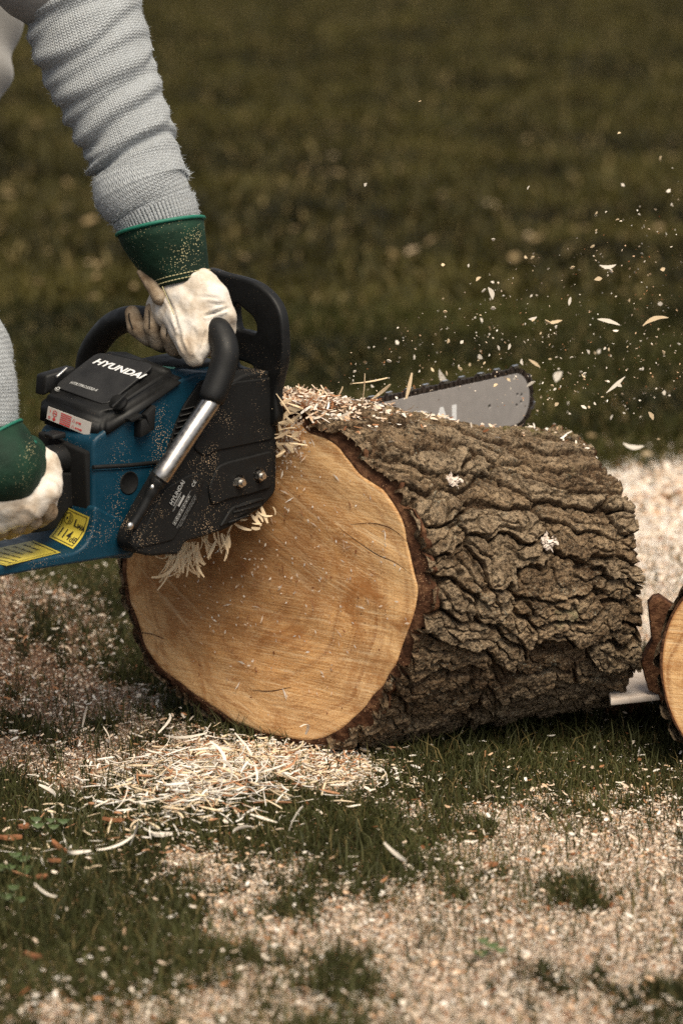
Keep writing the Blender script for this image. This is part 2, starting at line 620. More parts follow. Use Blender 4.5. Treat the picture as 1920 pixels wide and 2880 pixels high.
# wood face (local x,y in the cut plane)
def wood_mat(name, DARK_AMT):
    t = NT(name, 0.75, spec=0.2)
    tc = t.n('TexCoord').outputs['Object']
    PC = t.n('Mapping'); t.t.links.new(tc, PC.inputs[0]); PC.inputs['Location'].default_value = (-0.035, -0.01, 0)
    wob = t.n('Mapping'); t.t.links.new(PC.outputs[0], wob.inputs[0])
    nz = t.n('TexNoise'); t.t.links.new(tc, nz.inputs['Vector']); nz.inputs['Scale'].default_value = 5.5; nz.inputs['Detail'].default_value = 2
    va = t.n('VectorMath', operation='MULTIPLY_ADD')
    t.t.links.new(nz.outputs['Color'], va.inputs[0]); va.inputs[1].default_value = (0.07, 0.07, 0)
    t.t.links.new(PC.outputs[0], va.inputs[2])
    ln = t.n('VectorMath', operation='LENGTH'); t.t.links.new(va.outputs[0], ln.inputs[0])
    R = ln.outputs['Value']
    edge = t.attr('edge')                                   # 0 rim .. metres inward
    n_big = t.noise(tc, 7, 5, 0.6, 0.8)
    n_mid = t.noise(tc, 26, 6, 0.65, 0.5)
    base = t.ramp(n_big, [(0.30, (0.36, 0.165, 0.058)), (0.46, (0.56, 0.30, 0.115)), (0.58, (0.74, 0.42, 0.165)), (0.75, (0.63, 0.30, 0.095))])
    # sapwood: pale band towards the rim
    sap = t.ramp(t.math('ADD', edge, t.math('MULTIPLY', t.math('SUBTRACT', n_big, 0.5), 0.05)), [(0.0, 1.0), (0.035, 0.9), (0.085, 0.0)])
    base = t.mix(t.math('MULTIPLY', sap, 0.75), base, (0.86, 0.57, 0.28))
    # growth rings
    cr = t.n('CombineXYZ'); t.put(cr.inputs[0], R)
    rn = t.noise(cr.outputs[0], 48, 8, 0.75)
    rn2 = t.noise(va.outputs[0], 9, 3, 0.6)
    ringm = t.ramp(rn, [(0.47, 0.0), (0.60, 1.0)])
    base = t.mix(t.math('MULTIPLY', ringm, t.ramp(rn2, [(0.35, 0.40), (0.65, 1.0)])), base, (0.33, 0.145, 0.048))
    # saw scratches: two sheaves of fine streaks
    mp1 = t.n('Mapping'); t.t.links.new(tc, mp1.inputs[0]); mp1.inputs['Rotation'].default_value = (0, 0, rad(24)); mp1.inputs['Scale'].default_value = (6, 120, 1)
    ds_ = t.n('VectorMath', operation='DISTANCE'); t.t.links.new(tc, ds_.inputs[0]); ds_.inputs[1].default_value = (0.42, 0.78, 0)
    sx_ = t.n('SeparateXYZ'); t.t.links.new(tc, sx_.inputs[0])
    cv_ = t.n('CombineXYZ'); t.put(cv_.inputs[0], t.math('MULTIPLY', ds_.outputs['Value'], 130)); t.put(cv_.inputs[1], t.math('MULTIPLY', sx_.outputs[0], 7))
    s1 = t.noise(cv_.outputs[0], 1.0, 4, 0.7)
    mp2 = t.n('Mapping'); t.t.links.new(tc, mp2.inputs[0]); mp2.inputs['Rotation'].default_value = (0, 0, rad(-6)); mp2.inputs['Scale'].default_value = (9, 150, 1)
    s2 = t.noise(mp2.outputs[0], 1.0, 4, 0.7)
    msk = t.ramp(t.noise(tc, 4, 2), [(0.42, 0.0), (0.58, 1.0)])
    smix = t.n('Mix'); smix.data_type = 'FLOAT'
    t.put(smix.inputs[0], msk); t.put(smix.inputs[2], s1); t.put(smix.inputs[3], s2)
    S = smix.outputs[0]
    base = t.mix(t.ramp(S, [(0.50, 0.0), (0.64, 0.7)]), base, (0.33, 0.155, 0.055))
    base = t.mix(t.ramp(S, [(0.34, 0.8), (0.47, 0.0)]), base, (0.90, 0.70, 0.45))
    fg_ = t.noise(mp1.outputs[0], 4.5, 5, 0.75)
    base = t.mix(t.ramp(fg_, [(0.50, 0.0), (0.62, 0.55)]), base, (0.90, 0.66, 0.38))
    base = t.mix(t.ramp(fg_, [(0.38, 0.5), (0.48, 0.0)]), base, (0.36, 0.17, 0.06))
    grn_ = t.noise(tc, 520, 3, 0.7)
    base = t.mix(t.ramp(grn_, [(0.54, 0.0), (0.66, 0.5)]), base, (0.92, 0.72, 0.46))
    base = t.mix(t.ramp(grn_, [(0.34, 0.55), (0.46, 0.0)]), base, (0.28, 0.125, 0.045))
    # blotches and fine dirt
    base = t.mix(t.ramp(t.noise(tc, 11, 4, 0.6, 1.2), [(0.52, 0.0), (0.68, 0.8)]), base, (0.34, 0.14, 0.040))
    base = t.mix(t.math('MULTIPLY', t.math('LESS_THAN', t.voro(tc, 130), t.math('MULTIPLY', t.ramp(t.noise(tc, 9, 2), [(0.45, 0.0), (0.8, 1.0)]), 0.22)), 0.8), base, (0.14, 0.07, 0.03))
    base = t.mix(t.math('MULTIPLY', t.math('LESS_THAN', t.voro(tc, 210), 0.13), 0.7), base, (0.74, 0.58, 0.40))
    # darker brown area at the upper left of the face, fading out unevenly
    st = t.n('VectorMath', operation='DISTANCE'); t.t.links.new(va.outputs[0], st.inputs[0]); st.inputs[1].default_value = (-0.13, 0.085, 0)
    dark_f = t.ramp(t.math('ADD', st.outputs['Value'], t.math('MULTIPLY', t.math('SUBTRACT', n_mid, 0.5), 0.12)), [(0.05, DARK_AMT), (0.27, 0.0)])
    base = t.mix(dark_f, base, (0.15, 0.066, 0.024))
    # thin brown cambium line
    cam_l = t.ramp(edge, [(0.0, 0.9), (0.0016, 0.45), (0.004, 0.0)])
    base = t.mix(cam_l, base, (0.34, 0.15, 0.06))
    base = t.mix(1.0, base, (1.08, 1.02, 0.95), 'MULTIPLY')
    t.col(base)
    b = t.bump(S, 0.7, 0.0014)
    t.bump(t.noise(tc, 300, 3), 0.3, 0.0006, b)
    return t.m


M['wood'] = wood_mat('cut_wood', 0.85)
M['wood2'] = wood_mat('cut_wood_pale', 0.0)

t = NT('inner_bark', 0.85, spec=0.15); vec = t.coord()
c = t.ramp(t.noise(vec, 60, 6, 0.65), [(0.32, (0.030, 0.013, 0.007)), (0.5, (0.080, 0.034, 0.017)), (0.68, (0.19, 0.095, 0.048))])
t.col(dusty(t, c, vec, 0.8, (0.5, 0.30, 0.16), 320))
t.bump(t.noise(vec, 180, 5), 0.8, 0.004); M['inner'] = t.m

t = NT('bark', 0.95, spec=0.1); vec = t.coord()
vs = t.coord('Object', (0.35, 1, 1))
n1 = t.noise(vs, 30, 8, 0.68, 0.4)
pl = t.attr('plate')
c = t.ramp(n1, [(0.30, (0.040, 0.025, 0.014)), (0.43, (0.135, 0.086, 0.048)), (0.54, (0.26, 0.175, 0.102)), (0.68, (0.46, 0.33, 0.20))])
c = t.mix(t.ramp(pl, [(0.15, 0.45), (0.5, 0.0)]), c, (0.115, 0.062, 0.034))
c = t.mix(t.ramp(t.math('MULTIPLY', pl, t.noise(vec, 45, 5)), [(0.24, 0.0), (0.46, 0.72)]), c, (0.42, 0.315, 0.205))
lich = t.math('LESS_THAN', t.voro(vec, 260), t.math('MULTIPLY', t.ramp(t.noise(vec, 30, 4), [(0.45, 0.0), (0.75, 1.0)]), 0.48))
c = t.mix(t.math('MULTIPLY', lich, 0.6), c, (0.36, 0.36, 0.28))
c = t.mix(t.ramp(t.noise(vec, 170, 5, 0.7), [(0.46, 0.0), (0.60, 0.85)]), c, (0.022, 0.016, 0.011))
moss = t.attr('moss')
c = t.mix(t.math('MULTIPLY', moss, t.ramp(t.noise(vec, 55, 5, 0.65), [(0.46, 0.0), (0.58, 0.9)])), c, (0.115, 0.105, 0.025))
c = t.mix(t.ramp(t.noise(vec, 16, 3), [(0.68, 0.0), (0.76, 0.5)]), c, (0.25, 0.24, 0.13))
c = t.mix(t.ramp(t.noise(vec, 330, 4, 0.75), [(0.56, 0.0), (0.66, 0.7)]), c, (0.52, 0.40, 0.27))
t.col(c)
b = t.bump(t.noise(vs, 90, 8, 0.72, 0.5), 1.0, 0.010)
t.bump(t.noise(vec, 420, 4, 0.7), 0.9, 0.0025, b); M['bark'] = t.m

# chips, blades: colour from an attribute
def attr_mat(name, rough=0.8, transl=0.0):
    t = NT(name, rough, spec=0.2)
    t.put(t.b.inputs['Base Color'], t.attr('col', 'Color'))
    if transl:
        tr = t.n('BsdfTranslucent'); t.t.links.new(t.attr('col', 'Color'), tr.inputs[0])
        mx = t.n('MixShader'); mx.inputs[0].default_value = transl
        t.t.links.new(t.b.outputs[0], mx.inputs[1]); t.t.links.new(tr.outputs[0], mx.inputs[2])
        t.t.links.new(mx.outputs[0], t.t.nodes['Material Output'].inputs[0])
    return t.m


M['chip'] = attr_mat('chip_wood', 0.8, 0.15)
M['blade'] = attr_mat('grass_blade', 0.6, 0.3)
t = NT('shaving', 0.75, spec=0.2); vec = t.coord()
t.col(t.mix(t.noise(vec, 60, 4), (0.62, 0.44, 0.25), (0.78, 0.64, 0.45)))
t.bump(t.noise(t.coord('Object', (1, 1, 1)), 400, 3), 0.4, 0.0006); M['shaving'] = t.m
t = NT('shaving_pale', 0.75, spec=0.2); vec = t.coord()
t.col(t.mix(t.noise(vec, 60, 4), (0.66, 0.57, 0.46), (0.82, 0.76, 0.67))); M['shaving_pale'] = t.m
t = NT('plank_wood', 0.8); vec = t.coord()
t.col(t.mix(t.noise(vec, 70, 5), (0.45, 0.33, 0.25), (0.84, 0.76, 0.68))); M['plank'] = t.m
t = NT('bark_scrap', 0.9); vec = t.coord()
t.col(t.mix(t.noise(vec, 90, 5), (0.12, 0.04, 0.015), (0.36, 0.15, 0.06))); M['scrap'] = t.m

# ================================================================== GROUND
def blobs_from(px):
    out = []
    for u, v, ru, rv, wt in px:
        g = on_ground(u, v); g2 = on_ground(u, v - rv * 0.5); g3 = on_ground(u, v + rv * 0.5)
        zc = (g[1] + CAM_D) * cp + CAM_H * sp
        out.append((g[0], g[1], ru * zc / FP, abs(g2[1] - g3[1]), wt))
    return out


DUST = blobs_from([
    (2000, 1500, 420, 150, 1.8), (1830, 1640, 200, 130, 1.0), (2250, 1400, 300, 60, 0.6), (1400, 1560, 300, 130, 0.8),
    (60, 1780, 300, 190, 0.85), (300, 1900, 190, 120, 0.7), (60, 2010, 260, 90, 0.75), (-250, 1850, 300, 260, 1.0),
    (700, 2120, 300, 60, 1.1), (950, 2160, 130, 50, 0.95), (520, 2140, 220, 60, 0.6),
    (1330, 2190, 220, 40, 0.6), (1250, 2270, 260, 45, 0.6), (1560, 2370, 300, 90, 1.1), (1800, 2250, 170, 80, 0.75), (1850, 2420, 220, 130, 0.9),
    (500, 2400, 140, 60, 0.8), (620, 2520, 150, 90, 0.85), (820, 2420, 160, 45, 0.6), (1000, 2560, 260, 80, 0.65),
    (1450, 2620, 340, 110, 0.75), (1180, 2700, 280, 90, 0.8), (1750, 2680, 220, 110, 0.7), (600, 2780, 200, 90, 0.9), (200, 2860, 300, 60, 0.9), (1500, 2560, 600, 260, 0.35), (900, 2780, 1000, 160, 0.35), (960, 2420, 1100, 420, 0.16), (250, 2180, 300, 60, 0.4), (1700, 2130, 160, 50, 0.35), (1200, 2350, 300, 100, 0.3), (300, 2400, 300, 120, 0.2),
    (1350, 2840, 320, 80, 0.95), (900, 2860, 260, 60, 0.7), (1750, 2850, 260, 70, 0.6), (820, 2640, 150, 60, 0.5), (200, 2200, 200, 60, 0.25), (330, 2280, 150, 60, 0.4),
])
GREEN = blobs_from([(430, 1700, 130, 130, 1.3), (160, 1640, 160, 40, 0.6), (150, 2300, 300, 110, 0.6), (980, 2330, 260, 90, 0.45), (1500, 2080, 420, 50, 0.5), (150, 2600, 260, 120, 0.4), (1650, 2520, 120, 60, 0.4), (1150, 2780, 110, 50, 0.35), (1800, 2800, 130, 60, 0.4), (700, 2680, 120, 60, 0.4), (1250, 2240, 60, 20, 0.3), (150, 2450, 260, 150, 0.8), (800, 2320, 230, 60, 0.7), (1250, 2120, 330, 50, 0.9), (300, 2650, 260, 90, 0.5),
                    (430, 2090, 90, 30, 0.5), (1530, 2180, 240, 45, 0.5), (1650, 2080, 100, 40, 0.5)])


def dust_mask(x, y):
    d = np.zeros_like(x)
    for gx, gy, rx, ry, wt in DUST:
        d = d + wt * np.exp(-(((x - gx) / rx) ** 2 + ((y - gy) / ry) ** 2))
    for gx, gy, rx, ry, wt in GREEN:
        d = d - wt * np.exp(-(((x - gx) / rx) ** 2 + ((y - gy) / ry) ** 2))
    n = 0.62 * fbm(x * 11, y * 7, 3, 5) + 0.38 * fbm(x * 48, y * 36, 43, 3)
    return np.clip(d * 0.84 + (n - 0.53) * 3.8 * np.clip(d * 1.8 + 0.30, 0, 1), 0, 1.3)


PALE = blobs_from([(1960, 1510, 340, 150, 2.2), (1830, 1660, 160, 120, 0.9), (1880, 1380, 260, 60, 0.7)])


def pale_mask(x, y):
    d = np.zeros_like(x)
    for gx, gy, rx, ry, wt in PALE: d = d + wt * np.exp(-(((x - gx) / rx) ** 2 + ((y - gy) / ry) ** 2))
    return np.clip(d * 1.3 + (fbm(x * 14, y * 8, 13, 4) - 0.5) * 0.9 * np.clip(d * 2, 0, 1), 0, 1)


def brown_mask(x, y): return np.clip(1.1 * np.exp(-(((x + 0.50) / 0.26) ** 2 + ((y - 0.45) / 0.55) ** 2)), 0, 1)


def gz(x, y):
    z = (fbm(x * 2.1 + 9, y * 1.7, 21, 3) - 0.5) * 0.03 + (fbm(x * 9, y * 9, 31, 3) - 0.5) * 0.012
    z = z + 0.075 * np.exp(-(((x + 0.62) / 0.22) ** 2 + ((y - 0.62) / 0.42) ** 2))     # sawdust heap beside the log
    z = z - 0.006 * np.exp(-(((x + 0.05) / 0.25) ** 2 + ((y - 0.0) / 0.10) ** 2))
    z = z - 0.018 * np.exp(-(((x - 0.30) / 0.22) ** 2 + ((y - 0.10) / 0.16) ** 2))
    return z - 0.006 + 0.0 * x


def seg_coords(a):
    return np.unique(np.concatenate(a))


xs = seg_coords([np.linspace(-150, -3, 30), np.linspace(-3, -1.0, 30), np.linspace(-1.0, 1.0, 260), np.linspace(1.0, 3, 30), np.linspace(3, 150, 30)])
ys = seg_coords([np.linspace(-8, -1.4, 20), np.linspace(-1.4, 2.5, 420), np.linspace(2.5, 8, 90), np.linspace(8, 260, 60)])
X, Y = np.meshgrid(xs, ys, indexing='ij')
Z = gz(X, Y)
me = mesh_np('ground', np.stack([X, Y, Z], -1).reshape(-1, 3), grid_faces(len(xs), len(ys)), {'dust': np.maximum(dust_mask(X, Y), 1.4 * pale_mask(X, Y)).ravel(), 'pale': pale_mask(X, Y).ravel(), 'brown': brown_mask(X, Y).ravel()})
t = NT('lawn_soil', 0.95, spec=0.1); vec = t.coord()
dk = t.ramp(t.noise(vec, 30, 6, 0.7), [(0.35, (0.016, 0.012, 0.006)), (0.6, (0.065, 0.045, 0.024))])
vflat = t.coord('Object', (1.0, 0.55, 1))
big = t.noise(vflat, 2.6, 5, 0.62, 0.3)
far = t.ramp(big, [(0.36, (0.010, 0.010, 0.003)), (0.45, (0.026, 0.025, 0.006)), (0.55, (0.046, 0.040, 0.010)), (0.66, (0.072, 0.060, 0.015))])
far = t.mix(t.ramp(t.noise(vec, 11, 5, 0.65), [(0.35, 0.6), (0.65, 0.0)]), far, (0.018, 0.018, 0.007))
sxyz = t.n('SeparateXYZ'); t.t.links.new(vec, sxyz.inputs[0])
isfar = t.ramp(t.math('DIVIDE', sxyz.outputs[1], 10.0), [(0.08, 0.0), (0.25, 1.0)])
g = t.mix(isfar, dk, far)
grain = t.noise(vec, 300, 6, 0.75)
saw = t.ramp(grain, [(0.34, (0.16, 0.07, 0.035)), (0.45, (0.56, 0.41, 0.29)), (0.58, (0.86, 0.75, 0.63))])
saw = t.mix(t.math('MULTIPLY', t.attr('pale'), 0.85), saw, (0.86, 0.80, 0.73))
saw = t.mix(t.math('MULTIPLY', t.attr('brown'), 0.8), saw, (0.17, 0.085, 0.045))
du = t.attr('dust')
thr = t.math('SUBTRACT', t.math('ADD', du, t.math('MULTIPLY', t.noise(vec, 120, 5, 0.7), 0.9)), 0.92)
t.col(t.mix(t.ramp(thr, [(0.0, 0.0), (0.22, 1.0)]), g, saw))
t.bump(grain, 1.0, 0.006); M['ground'] = t.m
go = link('ground', me, M['ground'], None, True)
tag(go, kind='structure')

# ---- grass blades
def blades(n, x0, x1, y0, y1, hmin, hmax, wd, seed, colA, colB, dens=None, lean=0.5):
    r = np.random.default_rng(seed)
    yy = r.uniform(y0, y1, n)
    hw = (yy + CAM_D) * 0.118 + 0.10                  # a little more than the strip the view can take in
    xx = r.uniform(-1, 1, n) * np.maximum(hw, 0.3) if x0 is None else r.uniform(x0, x1, n)
    if dens is not None:
        k = r.random(n) < dens(xx, yy); xx, yy = xx[k], yy[k]
    n = len(xx)
    zz = gz(xx, yy)
    h = r.uniform(hmin, hmax, n) * (0.6 + 0.8 * fbm(xx * 6, yy * 6, 55, 2))
    a = r.uniform(0, 2 * math.pi, n); la = r.uniform(0, 2 * math.pi, n); l = h * r.uniform(0.1, lean, n) * 1.6
    wv = wd * r.uniform(0.6, 1.3, n)
    dx, dy = np.cos(a) * wv, np.sin(a) * wv
    lx, ly = np.cos(la) * l, np.sin(la) * l
    P = np.zeros((n, 5, 3), np.float32)
    P[:, 0] = np.stack([xx - dx, yy - dy, zz - 0.004], -1); P[:, 1] = np.stack([xx + dx, yy + dy, zz - 0.004], -1)
    mx, my, mz = xx + lx * 0.35, yy + ly * 0.35, zz + h * 0.6
    P[:, 2] = np.stack([mx + dx * 0.8, my + dy * 0.8, mz], -1); P[:, 3] = np.stack([mx - dx * 0.8, my - dy * 0.8, mz], -1)
    P[:, 4] = np.stack([xx + lx, yy + ly, zz + h * np.sqrt(np.clip(1 - (l / h) ** 2 * 0.35, 0.1, 1))], -1)
    base = np.arange(n)[:, None] * 5
    F = np.concatenate([base + np.array([[0, 1, 2]]), base + np.array([[0, 2, 3]]), base + np.array([[3, 2, 4]])])
    tt = np.clip(0.5 + (fbm(xx * 3, yy * 2.4, 77, 4) - 0.5) * 2.0 + r.normal(0, 0.20, n), 0, 1)[:, None]
    c = np.array(colA) * (1 - tt) + np.array(colB) * tt
    dry = (r.random(n) < 0.09)[:, None]
    c = np.where(dry, np.array((0.20, 0.15, 0.06)), c)
    return P.reshape(-1, 3), F, np.repeat(c, 5, 0)


Vs, Fs, Cs = [], [], []; off = 0
def lawn(x, y): return (1 - 0.99 * pale_mask(x, y)) * np.clip(1.0 - 0.90 * sst(0.15, 0.85, dust_mask(x, y)), 0, 1)
for a in (
    blades(190000, None, None, -1.25, 1.4, 0.006, 0.024, 0.0009, 1, (0.026, 0.028, 0.008), (0.095, 0.100, 0.030), lawn, 0.95),
    blades(24000, None, None, -1.25, 1.2, 0.020, 0.046, 0.0009, 2, (0.032, 0.036, 0.012), (0.12, 0.118, 0.045), lambda x, y: 0.35 + 0.65 * lawn(x, y), 0.6),
    blades(60000, None, None, 1.4, 4.0, 0.02, 0.05, 0.0022, 3, (0.010, 0.011, 0.002), (0.062, 0.060, 0.012), lawn, 0.8),
    blades(150000, -2.6, 2.6, -1.6, 5.0, 0.018, 0.045, 0.0026, 6, (0.016, 0.017, 0.004), (0.085, 0.080, 0.022), lambda x, y: (np.abs(x) > (y + CAM_D) * 0.118 + 0.08) * 1.0, 0.8),
    blades(50000, None, None, 4.0, 19.0, 0.03, 0.06, 0.006, 4, (0.010, 0.009, 0.002), (0.078, 0.065, 0.014), None, 0.9),
):
    Vs.append(a[0]); Fs.append(a[1] + off); Cs.append(a[2]); off += len(a[0])
gr = link('grass', mesh_np('grass', np.concatenate(Vs), np.concatenate(Fs), {'col': np.concatenate(Cs)}), M['blade'])
tag(gr, 'short olive green lawn grass growing around and behind the log', 'grass', kind='stuff')

PAL = np.array([(0.84, 0.73, 0.60), (0.78, 0.61, 0.46), (0.66, 0.44, 0.28), (0.40, 0.19, 0.09), (0.90, 0.83, 0.74), (0.20, 0.075, 0.03)])
PW = np.array([0.30, 0.25, 0.15, 0.09, 0.14, 0.07])


def flakes(xx, yy, zz, ln, wd, seed, tilt=0.5, pal=PAL, pw=PW, nrm=None):
    """little bent wood flakes, each of four faces"""
    r = np.random.default_rng(seed); n = len(xx)
    a = r.uniform(0, 2 * math.pi, n)
    t1 = np.stack([np.cos(a), np.sin(a), r.normal(0, tilt * 0.6, n)], -1)
    t1 /= np.linalg.norm(t1, axis=1)[:, None]
    up = np.stack([r.normal(0, tilt, n), r.normal(0, tilt, n), np.ones(n)], -1)
    t2 = np.cross(up, t1); t2 /= np.linalg.norm(t2, axis=1)[:, None]
    t3 = np.cross(t1, t2)
    ln = ln * r.uniform(0.5, 1.5, n); wd = wd * r.uniform(0.5, 1.5, n)
    c = np.stack([xx, yy, zz], -1)
    bend = ln * r.uniform(-0.3, 0.3, n)
    P = np.zeros((n, 6, 3), np.float32)
    for k, (s, wv, bz) in enumerate(((-1, -0.7, 1), (-1, 0.6, 1), (0, -1.0, 0), (0, 1.0, 0), (1, -0.5, 1), (1, 0.7, 1))):
        P[:, k] = c + t1 * (ln * s)[:, None] + t2 * (wd * wv)[:, None] + t3 * (bend * bz)[:, None]
    base = np.arange(n)[:, None] * 6
    F = np.concatenate([base + np.array([[0, 1, 3, 2]]), base + np.array([[2, 3, 5, 4]])])
    col = pal[r.choice(len(pal), n, p=pw / pw.sum())] * r.uniform(0.75, 1.1, (n, 1))
    if seed in (8, 9): col = np.where((r.random(n) < 0.5 * brown_mask(xx, yy))[:, None], np.array((0.22, 0.105, 0.055)) * r.uniform(0.5, 1.5, (n, 1)), col)
    return P.reshape(-1, 3), F, np.repeat(col, 6, 0)


# ---- sawdust and chips on the ground
r = np.random.default_rng(5)
def scatter(n, y0, y1, dens):
    yy = r.uniform(y0, y1, n); hw = (yy + CAM_D) * 0.118 + 0.12
    xx = r.uniform(-1, 1, n) * hw
    k = r.random(n) < dens(xx, yy)
    return xx[k], yy[k]
Vs, Fs, Cs = [], [], []; off = 0
def addf(a):
    global off
    Vs.append(a[0]); Fs.append(a[1] + off); Cs.append(a[2]); off += len(a[0])
dm = lambda x, y: np.clip(sst(0.12, 0.85, dust_mask(x, y)) + 0.20 * fbm(x * 20, y * 16, 66, 3), 0, 1)
x, y = scatter(330000, -1.25, 1.5, dm); addf(flakes(x, y, gz(x, y) + r.uniform(0.0, 0.008, len(x)), 0.0016, 0.0009, 8))
x, y = scatter(20000, -1.25, 1.5, dm); addf(flakes(x, y, gz(x, y) + r.uniform(0.002, 0.012, len(x)), 0.0032, 0.0014, 9))
x, y = scatter(9000, -1.25, 1.3, lambda x, y: dm(x, y) + 0.12); addf(flakes(x, y, gz(x, y) + r.uniform(0.008, 0.022, len(x)), 0.0042, 0.0016, 10))
x, y = scatter(26000, 1.5, 2.8, dm); addf(flakes(x, y, gz(x, y) + 0.006, 0.006, 0.0035, 12))
x, y = scatter(420, 1.5, 9, lambda x, y: 0.9 * (fbm(x * 2, y, 91, 2) > 0.47)); addf(flakes(x, y, gz(x, y) + 0.04, 0.013, 0.009, 13, 0.5, np.array([(0.28, 0.20, 0.10), (0.20, 0.14, 0.06), (0.42, 0.32, 0.2)]), np.array([0.5, 0.3, 0.2])))
x, y = scatter(60000, 1.0, 2.8, pale_mask); addf(flakes(x, y, gz(x, y) + 0.004, 0.005, 0.003, 14, 0.4, np.array([(0.88, 0.83, 0.77), (0.84, 0.74, 0.62), (0.6, 0.45, 0.3)]), np.array([0.6, 0.33, 0.07])))
sd = link('sawdust', mesh_np('sawdust', np.concatenate(Vs), np.concatenate(Fs), {'col': np.concatenate(Cs)}), M['chip'])
tag(sd, 'pale pink and tan sawdust and chips strewn over the lawn', 'sawdust', kind='stuff')


# ---- shavings
def ribbon(path, wd, side=None, tw=0.0, taper=True):
    """bent strip with thickness along path -> V,F"""
    P = [Vector(p) for p in path]; m = len(P); V = []; F = []
    T = [(P[min(i + 1, m - 1)] - P[max(i - 1, 0)]).normalized() for i in range(m)]
    x = side or T[0].orthogonal()
    for i in range(m):
        x = (x - T[i] * x.dot(T[i])).normalized()
        y = T[i].cross(x)
        a = tw * i / m
        xx = x * math.cos(a) + y * math.sin(a); nn = T[i].cross(xx)
        k = wd * (0.35 + 0.65 * math.sin(math.pi * min(max((i + 0.5) / m, 0.08), 0.92))) if taper else wd
        th = 0.0003
        V += [P[i] - xx * k + nn * th, P[i] + xx * k + nn * th, P[i] + xx * k - nn * th, P[i] - xx * k - nn * th]
    for i in range(m - 1):
        for a, b in ((0, 1), (1, 2), (2, 3), (3, 0)):
            F.append((i * 4 + a, i * 4 + b, i * 4 + 4 + b, i * 4 + 4 + a))
    F.append((0, 3, 2, 1)); F.append(tuple((m - 1) * 4 + k for k in range(4)))
    return V, F


def shaving_mesh(length, wd, curl, r, tw=0.0):
    P = [Vector((0, 0, 0))]; d = Vector((1, 0, 0)); n = 10
    ax = Vector((r.gauss(0, 0.4), r.gauss(0, 0.4), 1)).normalized()
    for i in range(n):
        d = Matrix.Rotation(curl / n, 3, ax) @ d
        P.append(P[-1] + d * length / n)
    mid = sum(P, Vector()) / len(P)
    V, F = ribbon([p - mid for p in P], wd, Vector((0, 0, 1)) if r.random() < 0.3 else Vector((0, 1, 0.2)), tw)
    me = bpy.data.meshes.new('shaving'); me.from_pydata([tuple(v) for v in V], [], F); me.update()
    return me


rr = random.Random(3)
# heap of shavings fallen in front of the face: uncountable, one object
Vv, Ff, Cc = [], [], []
def heap(n, px, ru, rv, lmin, lmax, wmin, wmax, zmax, seed):
    rl = random.Random(seed)
    for k in range(n):
        u = rl.gauss(px[0], ru); v = rl.gauss(px[1], rv)
        g = on_ground(u, v)
        z = float(gz(np.array([g[0]]), np.array([g[1]]))[0])
        c = Vector((g[0], g[1], z + 0.006 + abs(rl.gauss(0, zmax))))
        L_ = rl.uniform(lmin, lmax); a = rl.uniform(0, 2 * math.pi)
        d = Vector((math.cos(a), math.sin(a), rl.gauss(0, 0.22))).normalized()
        cu = rl.gauss(0, 0.9); ax = Vector((rl.gauss(0, 0.5), rl.gauss(0, 0.5), 1)).normalized()
        P = [c - d * L_ / 2]
        for i in range(5):
            P.append(P[-1] + d * L_ / 5); d = Matrix.Rotation(cu / 5, 3, ax) @ d
        V, F = ribbon(P, rl.uniform(wmin, wmax), Vector((rl.gauss(0, 1), rl.gauss(0, 1), rl.gauss(0, 0.6))), rl.gauss(0, 0.8))
        o_ = len(Vv); Vv.extend(V); Ff.extend([tuple(i + o_ for i in f) for f in F])
        cl = rl.choice(((0.84, 0.76, 0.64), (0.88, 0.82, 0.74), (0.88, 0.82, 0.74), (0.80, 0.64, 0.44), (0.50, 0.26, 0.14), (0.84, 0.68, 0.47))); Cc.extend([cl] * len(V))
heap(1500, (780, 2130), 140, 26, 0.005, 0.020, 0.0007, 0.0020, 0.005, 1)
heap(520, (560, 2160), 110, 38, 0.010, 0.040, 0.0004, 0.0017, 0.010, 2)
heap(420, (470, 2250), 120, 40, 0.010, 0.036, 0.0007, 0.0020, 0.014, 3)
heap(420, (650, 2230), 140, 40, 0.010, 0.040, 0.0008, 0.0020, 0.016, 5)
heap(160, (300, 2350), 160, 60, 0.008, 0.030, 0.0007, 0.0018, 0.012, 6)
heap(220, (1010, 2190), 90, 25, 0.006, 0.018, 0.0008, 0.002, 0.005, 4)
me = mesh_np('wood_shavings', [tuple(v) for v in Vv], Ff, {'col': Cc})
tag(link('wood_shavings', me, M['chip']), 'heap of cream wood shavings below the cut face of the log', 'shavings', kind='stuff')

